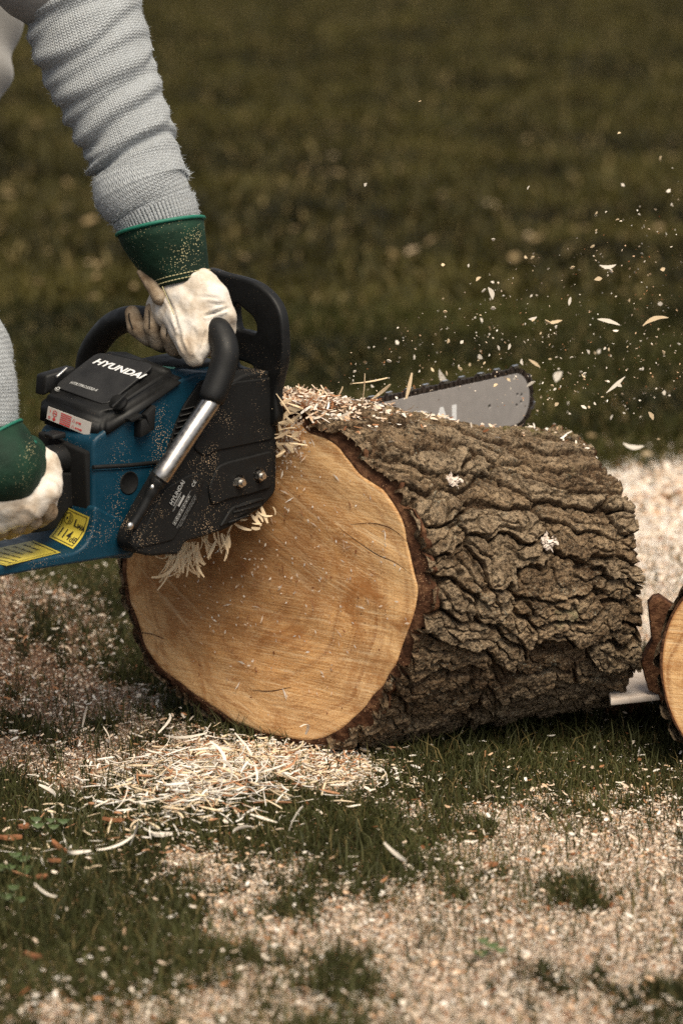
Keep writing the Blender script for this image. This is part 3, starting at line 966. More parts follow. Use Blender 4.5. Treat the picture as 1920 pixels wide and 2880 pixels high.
# the long pale curls one can pick out on the grass
LONG = [(240, 2090, 62, 85, 0.2, 'upright pale sliver standing in grass left of the shavings'), (305, 2150, 90, -60, 0.6, 'bowed pale shaving leaning left of the heap'),
        (300, 2205, 120, 6, 0.1, 'long straight shaving lying left of the heap, nearly level'), (560, 2210, 90, -15, 0.5, None), (620, 2190, 100, 20, 0.7, None),
        (700, 2240, 150, -3, -0.5, None), (640, 2250, 70, 60, 0.8, None), (440, 2305, 110, 4, 0.4, None), (460, 2170, 80, 55, 0.7, None),
        (620, 2290, 60, 80, 0.9, None), (520, 2310, 60, -50, 0.5, None), (720, 2270, 70, -75, 0.6, None), (760, 2230, 90, 30, 0.5, 'pale shaving rising to the right at the lower right of the heap'),
        (330, 2430, 90, -3, 0.4, None), (380, 2425, 70, 75, 0.3, None), (220, 2450, 60, -35, 0.6, None), (600, 2160, 120, 5, -0.4, None), (520, 2120, 110, -25, 0.5, None),
        (690, 2150, 90, 40, 0.4, None), (830, 2380, 60, 85, 0.3, 'upright white sliver standing in the grass right of the smooth white chip'), (590, 2380, 40, 60, 0.8, None), (680, 2385, 60, 40, 0.5, None), (1115, 2490, 80, -62, 0.6, None),
        (130, 2590, 60, -60, 0.3, None), (960, 2270, 50, 5, 0.1, None), (470, 2080, 90, -30, 0.5, None), (860, 2120, 80, 70, 0.6, None), (930, 2105, 60, -30, 0.7, None),
        (100, 2230, 70, -15, 0.4, None), (140, 2270, 60, 40, 0.5, None)]
used_labels = {}
def place_label(u, v, L_, ang):
    size = 'short' if L_ < 65 else ('long' if L_ > 95 else 'middling')
    lie = 'upright' if abs(ang) > 58 else ('level' if abs(ang) < 12 else ('rising to the right' if ang > 0 else 'falling to the right'))
    where = ('in the open grass at far left' if u < 260 else 'in the left fringe of the shavings heap' if u < 520 else 'in the middle of the heap' if u < 680 else 'under the lowest point of the log face' if u < 850 else 'right of the heap')
    if v > 2350: where = 'in the grass well below the heap' if u < 500 else 'in the sawdust well below the log'
    elif v > 2255: where = where + ', on its lower edge' if u >= 260 else where
    t_ = size + ' pale shaving ' + lie + ' ' + where.replace(', on its lower edge', ', lower edge')
    return t_


for k, (u, v, L_, ang, curl, lab) in enumerate(LONG):
    g = on_ground(u, v)
    sc = 1 / 2045
    z = float(gz(np.array([g[0]]), np.array([g[1]]))[0])
    me = shaving_mesh(L_ * sc * 1.25, rr.uniform(0.0013, 0.0026), curl * rr.choice((-1, 1)) * 3.2, rr, rr.uniform(-1, 1))
    o = link('wood_shaving', me, M['shaving_pale'])
    o.location = (g[0], g[1], z + 0.034 + (0.012 if abs(ang) > 50 else 0))
    a = rad(ang)
    if abs(ang) > 50: o.rotation_euler = (0, -a * 0.9, rr.uniform(-0.4, 0.4))
    else: o.rotation_euler = (rr.uniform(-0.3, 0.3), rr.uniform(-0.12, 0.12), a * 2.2)
    tag(o, lab or place_label(u, v, L_, ang), 'wood shaving', 'long pale shavings on the grass')

# rusty bark scraps and a white chip on the lawn
SCR = [(30, 2360, 70, 26, 0.3, 'scrap', 'broad rust brown bark scrap at the left edge on the grass'), (320, 2330, 60, 18, 0.1, 'scrap', 'rust brown bark scrap beside pale slivers left of the shavings'),
       (170, 2400, 80, 10, 2.3, 'scrap', 'thin dark red bark splinter lying aslant in left grass'), (155, 2435, 46, 26, 0.6, 'scrap', 'curled orange brown bark scrap under a pale sliver'),
       (95, 2700, 90, 10, 2.2, 'scrap', 'long blurred rust splinter in the near left grass'), (120, 2480, 40, 12, 0.9, 'scrap', 'small tan bark splinter below the curled orange scrap'),
       (455, 2375, 54, 18, -0.2, 'shaving_pale', 'smooth white wood chip on the grass below the shavings'), (1380, 2455, 40, 12, 0.4, 'scrap', 'orange brown scrap in the sawdust right of centre'),
       (70, 2330, 40, 16, 1.0, 'scrap', 'small brown bark flake beside the broad left edge scrap')]
for (u, v, L_, W_, a, mt, lab) in SCR:
    g = on_ground(u, v); z = float(gz(np.array([g[0]]), np.array([g[1]]))[0])
    bm = bmesh.new()
    n = 9; top = []; bot = []
    for k in range(n):
        an = 2 * math.pi * k / n
        rj = rr.uniform(0.75, 1.15)
        p = (math.cos(an) * L_ / 2045 / 2 * rj, math.sin(an) * W_ / 2045 / 1.2 * rj)
        top.append(bm.verts.new((p[0], p[1], 0.0035 + 25 * p[0] ** 2 * 0.3))); bot.append(bm.verts.new((p[0], p[1], 25 * p[0] ** 2 * 0.3)))
    bm.faces.new(top); bm.faces.new(bot[::-1])
    for k in range(n): bm.faces.new((bot[k], bot[(k + 1) % n], top[(k + 1) % n], top[k]))
    o = link('bark_scrap' if mt == 'scrap' else 'wood_chip', bm_mesh(bm), M[mt])
    o.location = (g[0], g[1], z + 0.016); o.rotation_euler = (rr.uniform(-.2, .2), rr.uniform(-.25, .25), a)
    tag(o, lab, 'bark scrap' if mt == 'scrap' else 'wood chip')

# low broad-leaved weeds at the left
t = NT('weed_leaf', 0.6); t.col(t.mix(t.noise(t.coord(), 60, 3), (0.03, 0.06, 0.014), (0.09, 0.125, 0.035))); M['weed'] = t.m
for (u, v, n, lab) in [(45, 2440, 7, 'round leaved weed in the grass under the rusty scraps at left'), (140, 2340, 5, 'small broad leaved weed left of the shavings'), (15, 2530, 6, 'low weed at the left edge below the splinters'), (1380, 2690, 5, 'broad leaved weed in the sawdust at lower right')]:
    g = on_ground(u, v); z = float(gz(np.array([g[0]]), np.array([g[1]]))[0])
    bm = bmesh.new()
    for k in range(n):
        a = 2 * math.pi * k / n + rr.uniform(-.3, .3); d = rr.uniform(0.010, 0.022)
        c = Vector((math.cos(a) * d, math.sin(a) * d, rr.uniform(0.014, 0.028)))
        ring = []
        lr = rr.uniform(0.007, 0.011)
        for j in range(8):
            b_ = 2 * math.pi * j / 8
            ring.append(bm.verts.new(c + Vector((math.cos(b_) * lr, math.sin(b_) * lr * 0.85, 0.003 * math.cos(2 * b_)))))
        bm.faces.new(ring)
        s0 = bm.verts.new((0.0006, 0, -0.004)); s1 = bm.verts.new((-0.0006, 0.0006, -0.004)); s2 = bm.verts.new(c)
        bm.faces.new((s0, s1, s2))
    o = link('weed', bm_mesh(bm), M['weed']); o.location = (g[0], g[1], z)
    tag(o, lab, 'weed')

# ================================================================== THE LOG
THA = rad(25)
AX = np.array([math.cos(THA), math.sin(THA), 0.0])
C0 = at(770, 1622, 4.42); C1 = at(1640, 1600, 4.63)
AX = (C1 - C0) / np.linalg.norm(C1 - C0); LEN = np.linalg.norm(C1 - C0)
HN = np.cross(AX, [0, 0, 1.0]); HN /= np.linalg.norm(HN)           # horizontal, towards the camera
UP = np.cross(HN, AX)
BET = rad(38)
BX = np.array([math.cos(BET), -math.sin(BET), 0.0]); BY = np.array([0, 0.0, 1.0]); BN = np.cross(BX, BY)  # BN towards camera/left
FACE = [(829, 1187), (861, 1209), (928, 1241), (976, 1286), (1012, 1331), (1065, 1366), (1104, 1416), (1135, 1474), (1150, 1535), (1163, 1605), (1178, 1662), (1160, 1735),
        (1144, 1790), (1123, 1853), (1091, 1911), (1052, 1962), (1001, 2019), (957, 2056), (899, 2079), (829, 2081), (772, 2070), (695, 2045), (632, 2013), (568, 1968),
        (504, 1924), (440, 1873), (402, 1809), (383, 1745), (361, 1675), (350, 1592), (364, 1520), (408, 1425), (470, 1335), (550, 1262), (640, 1205), (740, 1172)]
fp = []
for u, v in FACE:
    rj = ray(u, v); tt = ((C0 - CAM) @ BN) / (rj @ BN); p = CAM + rj * tt - C0
    fp.append(((p @ BX), (p @ BY)))
fp = np.array([(p.x, p.y) for p in catmull([(a, b, 0) for a, b in fp], 10, True)])
fp = fp + np.c_[(vn(np.arange(len(fp)) / 6.0, fp[:, 0] * 0, 4, 60) - 0.5), (vn(np.arange(len(fp)) / 6.0, fp[:, 0] * 0, 6, 60) - 0.5)] * 0.004
# to polar round the log's axis
w3 = fp[:, :1] * BX + fp[:, 1:] * BY
ph = np.arctan2(w3 @ UP, w3 @ HN) ; rw = np.hypot(w3 @ UP, w3 @ HN)
o_ = np.argsort(ph); ph, rw = ph[o_], rw[o_]
ph_ext = np.r_[ph - 2 * math.pi, ph, ph + 2 * math.pi]; rw_ext = np.r_[rw, rw, rw]
def r_wood(a): return np.interp((a + math.pi) % (2 * math.pi) - math.pi, ph_ext, rw_ext)

log = empty('log', M=Matrix.Translation(Vector(C0)))
tag(log, 'thick tree log with a freshly cut face and deeply furrowed bark, being sawn', 'log')
# cut face: concentric rings of the outline, in a local frame lying in the cut plane
NR, NP = 60, len(fp)
fr = np.linspace(0, 1, NR) ** 0.8
cen = fp.mean(0)
P2 = cen[None, None] + fr[:, None, None] * (fp[None] - cen[None, None])
zf = -0.0006 * np.sin(P2[..., 1] * 90 + P2[..., 0] * 30) - 0.003 * np.clip(fr[:, None] - 0.985, 0, 1) / 0.015
dists = np.full(P2.shape[:2], 9.0)
for k in range(0, NP, 3): dists = np.minimum(dists, np.hypot(P2[..., 0] - fp[k, 0], P2[..., 1] - fp[k, 1]))
dists[-1] = 0
me = mesh_np('cut_face', np.concatenate([P2, zf[..., None]], -1).reshape(-1, 3), grid_faces(NR, NP, True), {'edge': dists.ravel()})
MF = Matrix(np.c_[BX, BY, BN].tolist()).to_4x4()
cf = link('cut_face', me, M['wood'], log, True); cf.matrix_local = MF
cf['label'] = 'pale cut wood with growth rings and saw scratches'

for pts_ in (((985, 1475), (1050, 1472), (1105, 1490), (1150, 1530)), ((950, 1482), (1000, 1520), (1060, 1560), (1110, 1582), (1160, 1618)), ((360, 1778), (420, 1782), (470, 1800)), ((700, 1940), (760, 1944), (820, 1932))):
    V_ = []
    pl_ = catmull([(a_, b_, 0) for a_, b_ in pts_], 6)
    for i_, p_ in enumerate(pl_):
        k_ = 0.0007 * math.sin(math.pi * (i_ + 0.5) / len(pl_)) + 0.0001
        rj = ray(p_.x, p_.y); t_ = ((C0 - CAM) @ BN + 0.0006) / (rj @ BN); w_ = CAM + rj * t_ - C0
        V_ += [tuple(w_ + BY * k_), tuple(w_ - BY * k_)]
    me = bpy.data.meshes.new('crack'); me.from_pydata(V_, [], [(2 * i_, 2 * i_ + 1, 2 * i_ + 3, 2 * i_ + 2) for i_ in range(len(pl_) - 1)])
    link('crack', me, M['inner'], log)

# bark
NPH, NT_ = 1300, 430
ang = np.linspace(-math.pi, math.pi, NPH, endpoint=False)
tt = np.linspace(0, 1, NT_)
Tm, Am = np.meshgrid(tt, ang, indexing='ij')
rw_a = r_wood(Am)
# start of the bark along the axis where the cut plane meets it
dirv = np.cos(Am)[..., None] * HN + np.sin(Am)[..., None] * UP
def tau_plane(rv): return -(rv * (dirv @ BN)) / (AX @ BN)
FARR = 0.184
bark_th = (0.014 - 0.008 * np.clip(-np.cos(Am), 0, 1)) + 0.006 * vn((Am + math.pi) / (2 * math.pi) * 24, Am * 0, 8, 24)
jag = (fbm((Am + math.pi) / (2 * math.pi) * 17, Am * 0, 14, 4, 17) - 0.42)
r_near = rw_a + bark_th
t0 = tau_plane(r_near) - 0.004 + 0.030 * np.clip(jag, -0.3, 1)
far_edge = LEN - 0.014 + 0.05 * np.clip(-np.sin(Am), 0, 1) ** 1.5 * np.clip(np.cos(Am) + 0.5, 0, 1) - 0.01 + 0.010 * (fbm((Am + math.pi) / (2 * math.pi) * 16, Am * 0, 19, 3, 16) - 0.5) * 3
TAU = t0 + (far_edge - t0) * Tm
k_t = np.clip(TAU / LEN, -0.6, 1.1)
far_shape = (FARR + 0.010 * np.clip(-np.sin(Am), 0, 1)) * (1 + 0.05 * np.cos(2 * Am + 0.6) + 0.03 * np.cos(3 * Am))
Rb = r_near * (1 - sst(-0.1, 1.05, k_t)) + far_shape * sst(-0.1, 1.05, k_t)
arc = (Am + math.pi) / (2 * math.pi)          # 0..1 round
PU, PVs = 32, 0.105
wx = (fbm(arc * 14, TAU * 16, 40, 5, 14) - 0.5); wy = (fbm(arc * 14, TAU * 13, 60, 5, 14) - 0.5)
X1 = arc * PU + wx * 1.7 + TAU * 1.0; Y1 = TAU / PVs + wy * 1.6
F1, F2, cid, dxc, dyc = worley(X1, Y1, 70, PU)
e = F2 - F1
plate = sst(0.01, 0.15, e)
X2 = arc * 66 + wx * 4; Y2 = TAU / 0.040 + wy * 3
G1, G2, cid2, dx2, dy2 = worley(X2, Y2, 90, 66)
plate2 = sst(0.01, 0.16, G2 - G1)
ridg = 1 - np.abs(fbm(arc * 150, TAU * 26 + wx * 3, 120, 4, 150) * 2 - 1)
fine = fbm(arc * 380, TAU * 200, 140, 4, 380)
chunk = fbm(arc * 95, TAU * 60, 160, 3, 95)
chunk = np.floor(chunk * 7) / 7
hgt = 0.0200 * plate * (0.55 + 0.55 * cid) - 0.0075 * dxc * plate * 0.9 + 0.0078 * plate2 * (0.5 + cid2) + 0.0026 * (ridg - 0.6) + 0.0050 * (fine - 0.5) + 0.006 * (chunk - 0.5)
topw = np.clip(np.sin(Am), 0, 1) ** 3
Rb = Rb + 0.015 * np.clip(np.sin(Am), 0, 1) * sst(0.4, 1.0, k_t)
Rb = Rb + 0.018 * topw * np.exp(-((k_t - 0.28) / 0.36) ** 2)
hgt = hgt * (1 - 0.45 * topw)
Rb2 = Rb - 0.013 + hgt
# plates lean over the furrow below them: sideways shift makes real overhangs
sh = -0.006 * plate * (cid - 0.3) / Rb
a2 = Am + sh
dir2 = np.cos(a2)[..., None] * HN + np.sin(a2)[..., None] * UP
TAU2 = TAU + 0.004 * (plate - 0.5) * (Tm < 0.03)
Pb = AX * TAU2[..., None] + dir2 * Rb2[..., None]
nb = len(Pb.reshape(-1, 3))
# close the far end and roll the near edge inwards to the wood
capr = [1.0, 0.93, 0.86, 0.5, 0.0]
Vb = [Pb.reshape(-1, 3)]; Fb = [grid_faces(NT_, NPH, True)]
pl_att = [np.clip(plate * (0.35 + 0.65 * cid) + 0.0 * plate, 0, 1).ravel()]; ms = [(sst(1.5, 1.75, Am) * sst(2.8, 2.2, Am)).ravel()]
barko = link('bark', mesh_np('bark', np.concatenate(Vb), np.concatenate(Fb), {'plate': np.concatenate(pl_att), 'moss': np.concatenate(ms)}), M['bark'], log, True)
barko['label'] = 'deeply furrowed grey brown bark'
# far end cut
last = Pb[-1]; rings = [last * 1.0]
cc = AX * last.dot(AX).mean() if False else AX * (last @ AX).mean()
for k in (0.985, 0.9, 0.5, 0.02): rings.append(cc + (last - cc) * k + AX * 0.002)
Pe = np.stack(rings)
link('far_cut', mesh_np('far_cut', Pe.reshape(-1, 3), grid_faces(len(rings), NPH, True)), M['inner'], log, True)
# inner bark: from the wood's rim out and back to the bark edge
first = Pb[0]
step = 4
A0 = ang[::step]
rw0 = r_wood(A0)
d0 = np.cos(A0)[:, None] * HN + np.sin(A0)[:, None] * UP
def on_face(rv):
    ta = -(rv * (d0 @ BN)) / (AX @ BN)
    return AX * ta[:, None] + d0 * rv[:, None]
n_in = fbm(arc[0, ::step] * 60, A0 * 0, 150, 3, 60)
R0 = on_face(rw0 - 0.0015) - BN * 0.0012
R1 = on_face(rw0 + 0.002 + 0.003 * n_in) - BN * 0.0005
R2 = on_face(rw0 + 0.007 + 0.004 * n_in) + AX * (0.004 + 0.010 * n_in)[:, None]
f4 = first[::step]
R4 = f4 + AX * 0.012 - d0 * 0.004
R3 = (R2 + f4) / 2 + AX * 0.003
R3 = R3 + d0 * ((n_in - 0.5) * 0.006)[:, None]
Pi = np.stack([R0, R1, R2, R3, f4 * 0.5 + R3 * 0.5 + AX * 0.003, R4])
io = link('inner_bark', mesh_np('inner_bark', Pi.reshape(-1, 3), grid_faces(6, len(A0), True)), M['inner'], log, True)
io['label'] = 'reddish brown inner bark round the cut face'
# broken twig stub and a pale resin patch on the bark
def on_bark(u, v):
    """nearest vertex of the bark to this line of sight"""
    rj = ray(u, v); rj = rj / np.linalg.norm(rj)
    W = Pb.reshape(-1, 3) + C0 - CAM
    d = np.linalg.norm(W - (W @ rj)[:, None] * rj, axis=1)
    zc = W @ rj
    ok = d < 0.003
    i = np.where(ok, zc, 99).argmin() if ok.any() else d.argmin()
    return Pb.reshape(-1, 3)[i]
for (u, v, rr_, mk, nm, lb) in [(1278, 1350, 0.010, 'plank', 'knot', 'pale broken twig knot'), (1543, 1520, 0.011, 'plank', 'resin_patch', 'small white patch of torn wood')]:
    p = Vector(on_bark(u, v)); n = (p - Vector(AX) * p.dot(Vector(AX))).normalized()
    bm = bmesh.new(); rk = random.Random(5)
    ta_ = Vector(AX); tb_ = n.cross(ta_)
    for _ in range(46):
        an_ = rk.uniform(0, 6.28); ra_ = rr_ * math.sqrt(rk.random())
        c_ = ta_ * math.cos(an_) * ra_ * 1.1 + tb_ * math.sin(an_) * ra_ * (0.8 if nm == 'knot' else 1.0) + n * rk.uniform(0, 0.006)
        d1_ = Vector((rk.gauss(0, 1), rk.gauss(0, 1), rk.gauss(0, 1))).normalized(); d2_ = d1_.orthogonal().normalized()
        l1, l2 = rk.uniform(0.002, 0.006), rk.uniform(0.0008, 0.003)
        bm.faces.new([bm.verts.new(c_ + d1_ * l1 * x_ + d2_ * l2 * y_) for x_, y_ in ((-1, -0.4), (0.1, -1), (1, 0.2), (-0.2, 1))])
    o = link(nm, bm_mesh(bm), M[mk], log); o.location = p + n * 0.001; o['label'] = lb

# crumbs and chips lying along the top of the log
r = np.random.default_rng(17)
n = 15000
ii = r.integers(0, NT_ - 1, n * 3); aa = r.normal(rad(112), rad(15), n * 3)
jj = ((aa + math.pi) / (2 * math.pi) * NPH).astype(int) % NPH
pp = Pb[ii, jj] + C0
tn = ii / NT_
wgt = 0.03 + 0.42 * np.exp(-((tn - 0.10) / 0.22) ** 2)
k = r.random(len(pp)) < wgt
k &= (fbm(pp[:, 0] * 14, pp[:, 1] * 22, 3, 3) > 0.42)
pp = pp[k][:n]
a = flakes(pp[:, 0], pp[:, 1], pp[:, 2] + r.uniform(0.001, 0.006, len(pp)), 0.0045, 0.0018, 21, 0.6)
# heap of splinters where the saw enters
n2 = 2600
tz = np.abs(r.normal(0, 0.035, n2)); a2_ = r.normal(rad(97), rad(9), n2)
j2 = ((a2_ + math.pi) / (2 * math.pi) * NPH).astype(int) % NPH
i2 = np.clip((tz / LEN * NT_).astype(int), 0, NT_ - 1)
p2 = Pb[i2, j2] + C0
b_ = flakes(p2[:, 0], p2[:, 1], p2[:, 2] + r.uniform(0.0, 0.012, n2), 0.008, 0.0016, 22, 0.9)
tag(link('wood_chips', mesh_np('wood_chips', np.concatenate([a[0], b_[0]]), np.concatenate([a[1], b_[1] + len(a[0])]), {'col': np.concatenate([a[2], b_[2]])}), M['chip']),
    'layer of wood chips lying along the mossy top of the log', 'wood chips', kind='stuff')

# chips stuck to the cut face
Vf = []
r = np.random.default_rng(31)
def face_pt(u, v, out=0.002):
    rj = ray(u, v); t_ = ((C0 - CAM) @ BN + out) / (rj @ BN); return CAM + rj * t_
pts = []
for k in range(420):
    u = r.normal(760, 200); v = r.normal(1560, 230)
    x_, y_ = (face_pt(u, v) - C0) @ BX, (face_pt(u, v) - C0) @ BY
    if np.hypot((x_ - cen[0]) / 0.25, (y_ - cen[1]) / 0.22) < 0.93: pts.append(face_pt(u, v, r.uniform(0.001, 0.003)))
for k in range(260): pts.append(face_pt(r.normal(815, 28), r.normal(1235, 38), r.uniform(0.001, 0.010)))
pts = np.array(pts)
n = len(pts)
ln_ = np.where(r.random(n) < 0.12, 0.0075, 0.0028); 
a_ = r.uniform(0, 2 * math.pi, n)
d1 = np.cos(a_)[:, None] * BX + np.sin(a_)[:, None] * BY; d2 = -np.sin(a_)[:, None] * BX + np.cos(a_)[:, None] * BY
P = np.zeros((n, 4, 3)); lw = (ln_ * r.uniform(0.5, 1.4, n))[:, None]; ww = r.uniform(0.0008, 0.0018, n)[:, None]
P[:, 0] = pts - d1 * lw; P[:, 1] = pts - d2 * ww; P[:, 2] = pts + d1 * lw + BN * lw * 0.3; P[:, 3] = pts + d2 * ww
colr = PAL[r.choice(len(PAL), n, p=PW / PW.sum())]
tag(link('wood_crumbs', mesh_np('wood_crumbs', P.reshape(-1, 3), np.arange(n * 4).reshape(-1, 4), {'col': np.repeat(colr, 4, 0)}), M['chip']),
    'small wood crumbs stuck to the cut face of the log', 'wood crumbs', kind='stuff')

# a few long splinters curled at the log's upper edge
for (u, v, L_, ang_, cu_) in [(815, 1120, 120, 10, 0.9), (900, 1165, 90, -70, 0.6), (835, 1150, 90, 35, 0.5), (790, 1215, 80, 55, 0.2), (925, 1190, 70, -60, 1.6), (850, 1130, 110, -8, 0.5),
                              (1023, 1090, 80, 82, 0.15), (1150, 1085, 75, 75, 0.1), (1040, 1072, 100, 3, 0.2), (1075, 1100, 60, 35, 0.2), (800, 1240, 60, 40, 0.3), (900, 1120, 60, 60, 0.3), (955, 1105, 40, 50, 0.4)]:
    me = shaving_mesh(L_ / 2045, rr.uniform(0.0012, 0.0028), cu_, rr, 0.4)
    o = link('splinter', me, M['shaving'])
    o.matrix_world = Matrix.Translation(Vector(at(u, v, 4.40))) @ Matrix.Rotation(rad(90), 4, 'X') @ Matrix.Rotation(rad(ang_), 4, 'Z')
    tag(o, 'thin cream splinter sticking up from the top of the log near the saw', 'splinter', 'splinters on the top of the log')

# ================================================================== SECOND LOG (right edge) and BOARD
log2 = empty('log')
r2c = at(2112, 1905, 4.31)
log2.matrix_world = Matrix.Translation(Vector(r2c)) @ Matrix.Rotation(rad(-20), 4, 'Z')
tag(log2, 'second cut log at the right edge with a pale sawn face', 'log')
n = 160; an = np.linspace(0, 2 * math.pi, n, endpoint=False)
ro = 0.143 * (1 + 0.04 * np.cos(2 * an + 1) + 0.02 * np.cos(3 * an))
rs = np.linspace(0, 1, 26)
P = np.stack([np.outer(rs, ro * np.cos(an)) * 0.86, np.zeros((26, n)), np.outer(rs, ro * np.sin(an))], -1)
ed = (1 - rs)[:, None] * ro[None]
P[..., 1] = 0
# local x right, -y towards the camera
f2 = link('cut_face', mesh_np('cf', np.stack([P[..., 0], P[..., 2], P[..., 1] * 0], -1).reshape(-1, 3), grid_faces(26, n, True), {'edge': ed.ravel()}), M['wood2'], log2, True)
f2.matrix_local = Matrix.Rotation(rad(90), 4, 'X')
rings = []
for (dy, dr, nzv) in [(0.001, 0.0, 0), (-0.001, 0.003, 0.002), (0.008, 0.006, 0.003), (0.02, 0.008, 0.004)]:
    rj = ro + dr + nzv * (vn(an * 6, an * 0, 2, 0) - 0.5)
    rings.append(np.stack([rj * np.cos(an) * 0.86, np.full(n, dy), rj * np.sin(an)], -1))
link('inner_bark', mesh_np('ib', np.concatenate(rings), grid_faces(4, n, True)), M['inner'], log2, True)
nt_ = 90; n3 = 420; an3 = np.linspace(0, 2 * math.pi, n3, endpoint=False)
TY, TA = np.meshgrid(np.linspace(0.0, 0.34, nt_), an3, indexing='ij')
a01 = TA / (2 * math.pi)
F1, F2, cd, _, _ = worley(a01 * 24 + TY * 4, TY / 0.07 + (fbm(a01 * 8, TY * 12, 4, 3, 8)) * 1.2, 8, 24)
rb = np.interp(TA, np.r_[an, 2 * math.pi], np.r_[ro, ro[0]]) + 0.005 + 0.010 * sst(0, 0.3, F2 - F1) * (0.5 + cd) + 0.005 * (fbm(a01 * 90, TY * 60, 9, 3, 90) - 0.5)
yy = 0.006 + TY + (1 - TY / 0.34) * 0.018 * (fbm(a01 * 30, TY * 0, 33, 3, 30) - 0.4)
P = np.stack([rb * np.cos(TA) * 0.86, yy, rb * np.sin(TA)], -1)
link('bark', mesh_np('b', P.reshape(-1, 3), grid_faces(nt_, n3, True), {'plate': sst(0, 0.3, F2 - F1).ravel() * 0.7, 'moss': np.zeros(P[..., 0].size)}), M['bark'], log2, True)
lastr = P[-1]; cc = lastr.mean(0)
link('far_cut', mesh_np('fc', np.concatenate([lastr, cc + (lastr - cc) * 0.5, cc + (lastr - cc) * 0.01]), grid_faces(3, n3, True)), M['inner'], log2, True)
# jagged slab of loose bark beside the face
slab = [(1817, 1690), (1830, 1795), (1812, 1830), (1800, 1860), (1812, 1905), (1822, 1938), (1850, 1950), (1866, 2000), (1900, 2030), (1905, 1900), (1905, 1800), (1895, 1700), (1850, 1668), (1832, 1672)]
g0 = at(1840, 1850, 4.50)
pl2 = [((u - 1840) * 4.5 / FP, -(v - 1850) * 4.5 / FP) for u, v in slab]
so_ = solid('bark_slab', [Vector(p) for p in pl2], [], Matrix.Translation(Vector(g0)) @ Matrix.Rotation(rad(90), 4, 'X'), 0.03, M['inner'], None, 0.003)
so_.parent = log2; so_.matrix_parent_inverse = log2.matrix_world.inverted()
so_['label'] = 'loose dark piece of bark'

# board with sawdust lying behind, between the two logs
a = at(1712, 1968, 4.70); b = at(1900, 1948, 4.78); c_ = at(1905, 1880, 5.02); d_ = at(1758, 1888, 4.98)
zt = 0.055
def gflat(u, v, z): return Vector(on_ground(u, v, z))
cs = [gflat(1716, 1968, zt), gflat(1960, 1942, zt), gflat(1960, 1875, zt), gflat(1700, 1885, zt)]
bd = hexa('wooden_board', [Vector((c.x, c.y, zt - 0.009)) for c in cs] + cs, M['plank'], None, 0.002, 2)
tag(bd, 'pale wooden board under sawdust, propped behind between the two logs', 'board')
# the two blocks that carry it
for kx, (u, v) in enumerate(((1760, 1940), (1925, 1925))):
    p = gflat(u, v, 0.03)
    e_ = 0.03
    bl = hexa('wood_block', [Vector((p.x - e_, p.y - e_ + 0.03, -0.01)), Vector((p.x + e_, p.y - e_ + 0.03, -0.01)), Vector((p.x + e_, p.y + e_, -0.01)), Vector((p.x - e_, p.y + e_, -0.01)),
                              Vector((p.x - e_, p.y - e_ + 0.03, zt - 0.0105)), Vector((p.x + e_, p.y - e_ + 0.03, zt - 0.0105)), Vector((p.x + e_, p.y + e_, zt - 0.010)), Vector((p.x - e_, p.y + e_, zt - 0.010))], M['inner'], None, 0.002, 1)
    tag(bl, ('dark wood block under the left end of the board' if kx == 0 else 'dark wood block under the right end of the board'), 'wood block')


# ================================================================== THE CHAINSAW
MS = Matrix(np.c_[FV, -SV, UV_].tolist()).to_4x4(); MS.translation = Vector(SO)
saw = empty('chainsaw', M=MS)
tag(saw, 'blue and black petrol chainsaw gripped by two gloved hands, its bar in the log', 'chainsaw')
def qs(u, v, s): return L(q(u, v, s))
def qq(u, v, f): return L(qf(u, v, f))
def prof(px, s): return [(p.x, p.z) for p in (q(u, v, s) for u, v in px)]
def sideM(s):
    """2-D (forward, up) outline placed at depth s on the right side; normal of the flat = right side"""
    m = Matrix(((1, 0, 0, 0), (0, 0, -1, -s), (0, 1, 0, 0), (0, 0, 0, 1)))
    return m
def side_solid(name, px, s_out, thick, mat, parent=saw, bevel=0.002, holes=(), rnd=0.0, res=2):
    pts = prof(px, s_out)
    if rnd: pts = rounded(pts, rnd)
    hs_ = [rounded(prof(h, s_out), 0.004) for h in holes]
    return solid(name, [Vector(p) for p in pts], hs_, sideM(s_out - thick / 2), thick, mat, parent, bevel, res)

# engine body: the blue shell, a profile of the right side carried across the saw's width
body_px = [(262, 1236), (330, 1190), (430, 1130), (515, 1062), (560, 1046), (655, 1052), (690, 1120), (690, 1300), (600, 1480), (500, 1530), (383, 1556), (372, 1572), (262, 1572), (262, 1440)]
body = side_solid('body', body_px, 0.002, 0.112, M['blue'], bevel=0.005, rnd=0.012, res=3)
body['label'] = 'metallic blue plastic engine body'
# black band: seam between upper and lower shell
sm = [qs(262, 1314, 0.0035), qs(360, 1309, 0.0035), qs(446, 1300, 0.0035)]
tube('seam', sm, 0.0028, M['dark'], body, 8)
tube('seam_edge', [p + Vector((0, 0, -0.0035)) for p in sm], 0.0012, M['blue'], body, 8)
# round recess
c = qs(363, 1358, 0.0018)
bm = bmesh.new()
for r0, y0, r1, y1 in ((0.0150, 0.001, 0.0158, -0.0008), (0.0158, -0.0008, 0.0142, -0.0014), (0.0142, -0.0014, 0.0138, -0.0006), (0.0138, -0.0006, 0.0001, -0.0005)):
    for k in range(32):
        a0, a1 = 2 * math.pi * k / 32, 2 * math.pi * (k + 1) / 32
        bm.faces.new([bm.verts.new(c + Vector((math.cos(a) * r, y, math.sin(a) * r))) for a, r, y in ((a0, r0, y0), (a1, r0, y0), (a1, r1, y1), (a0, r1, y1))])
bmesh.ops.remove_doubles(bm, verts=bm.verts[:], dist=1e-5)
link('service_hole', bm_mesh(bm), M['dark'], body, True)
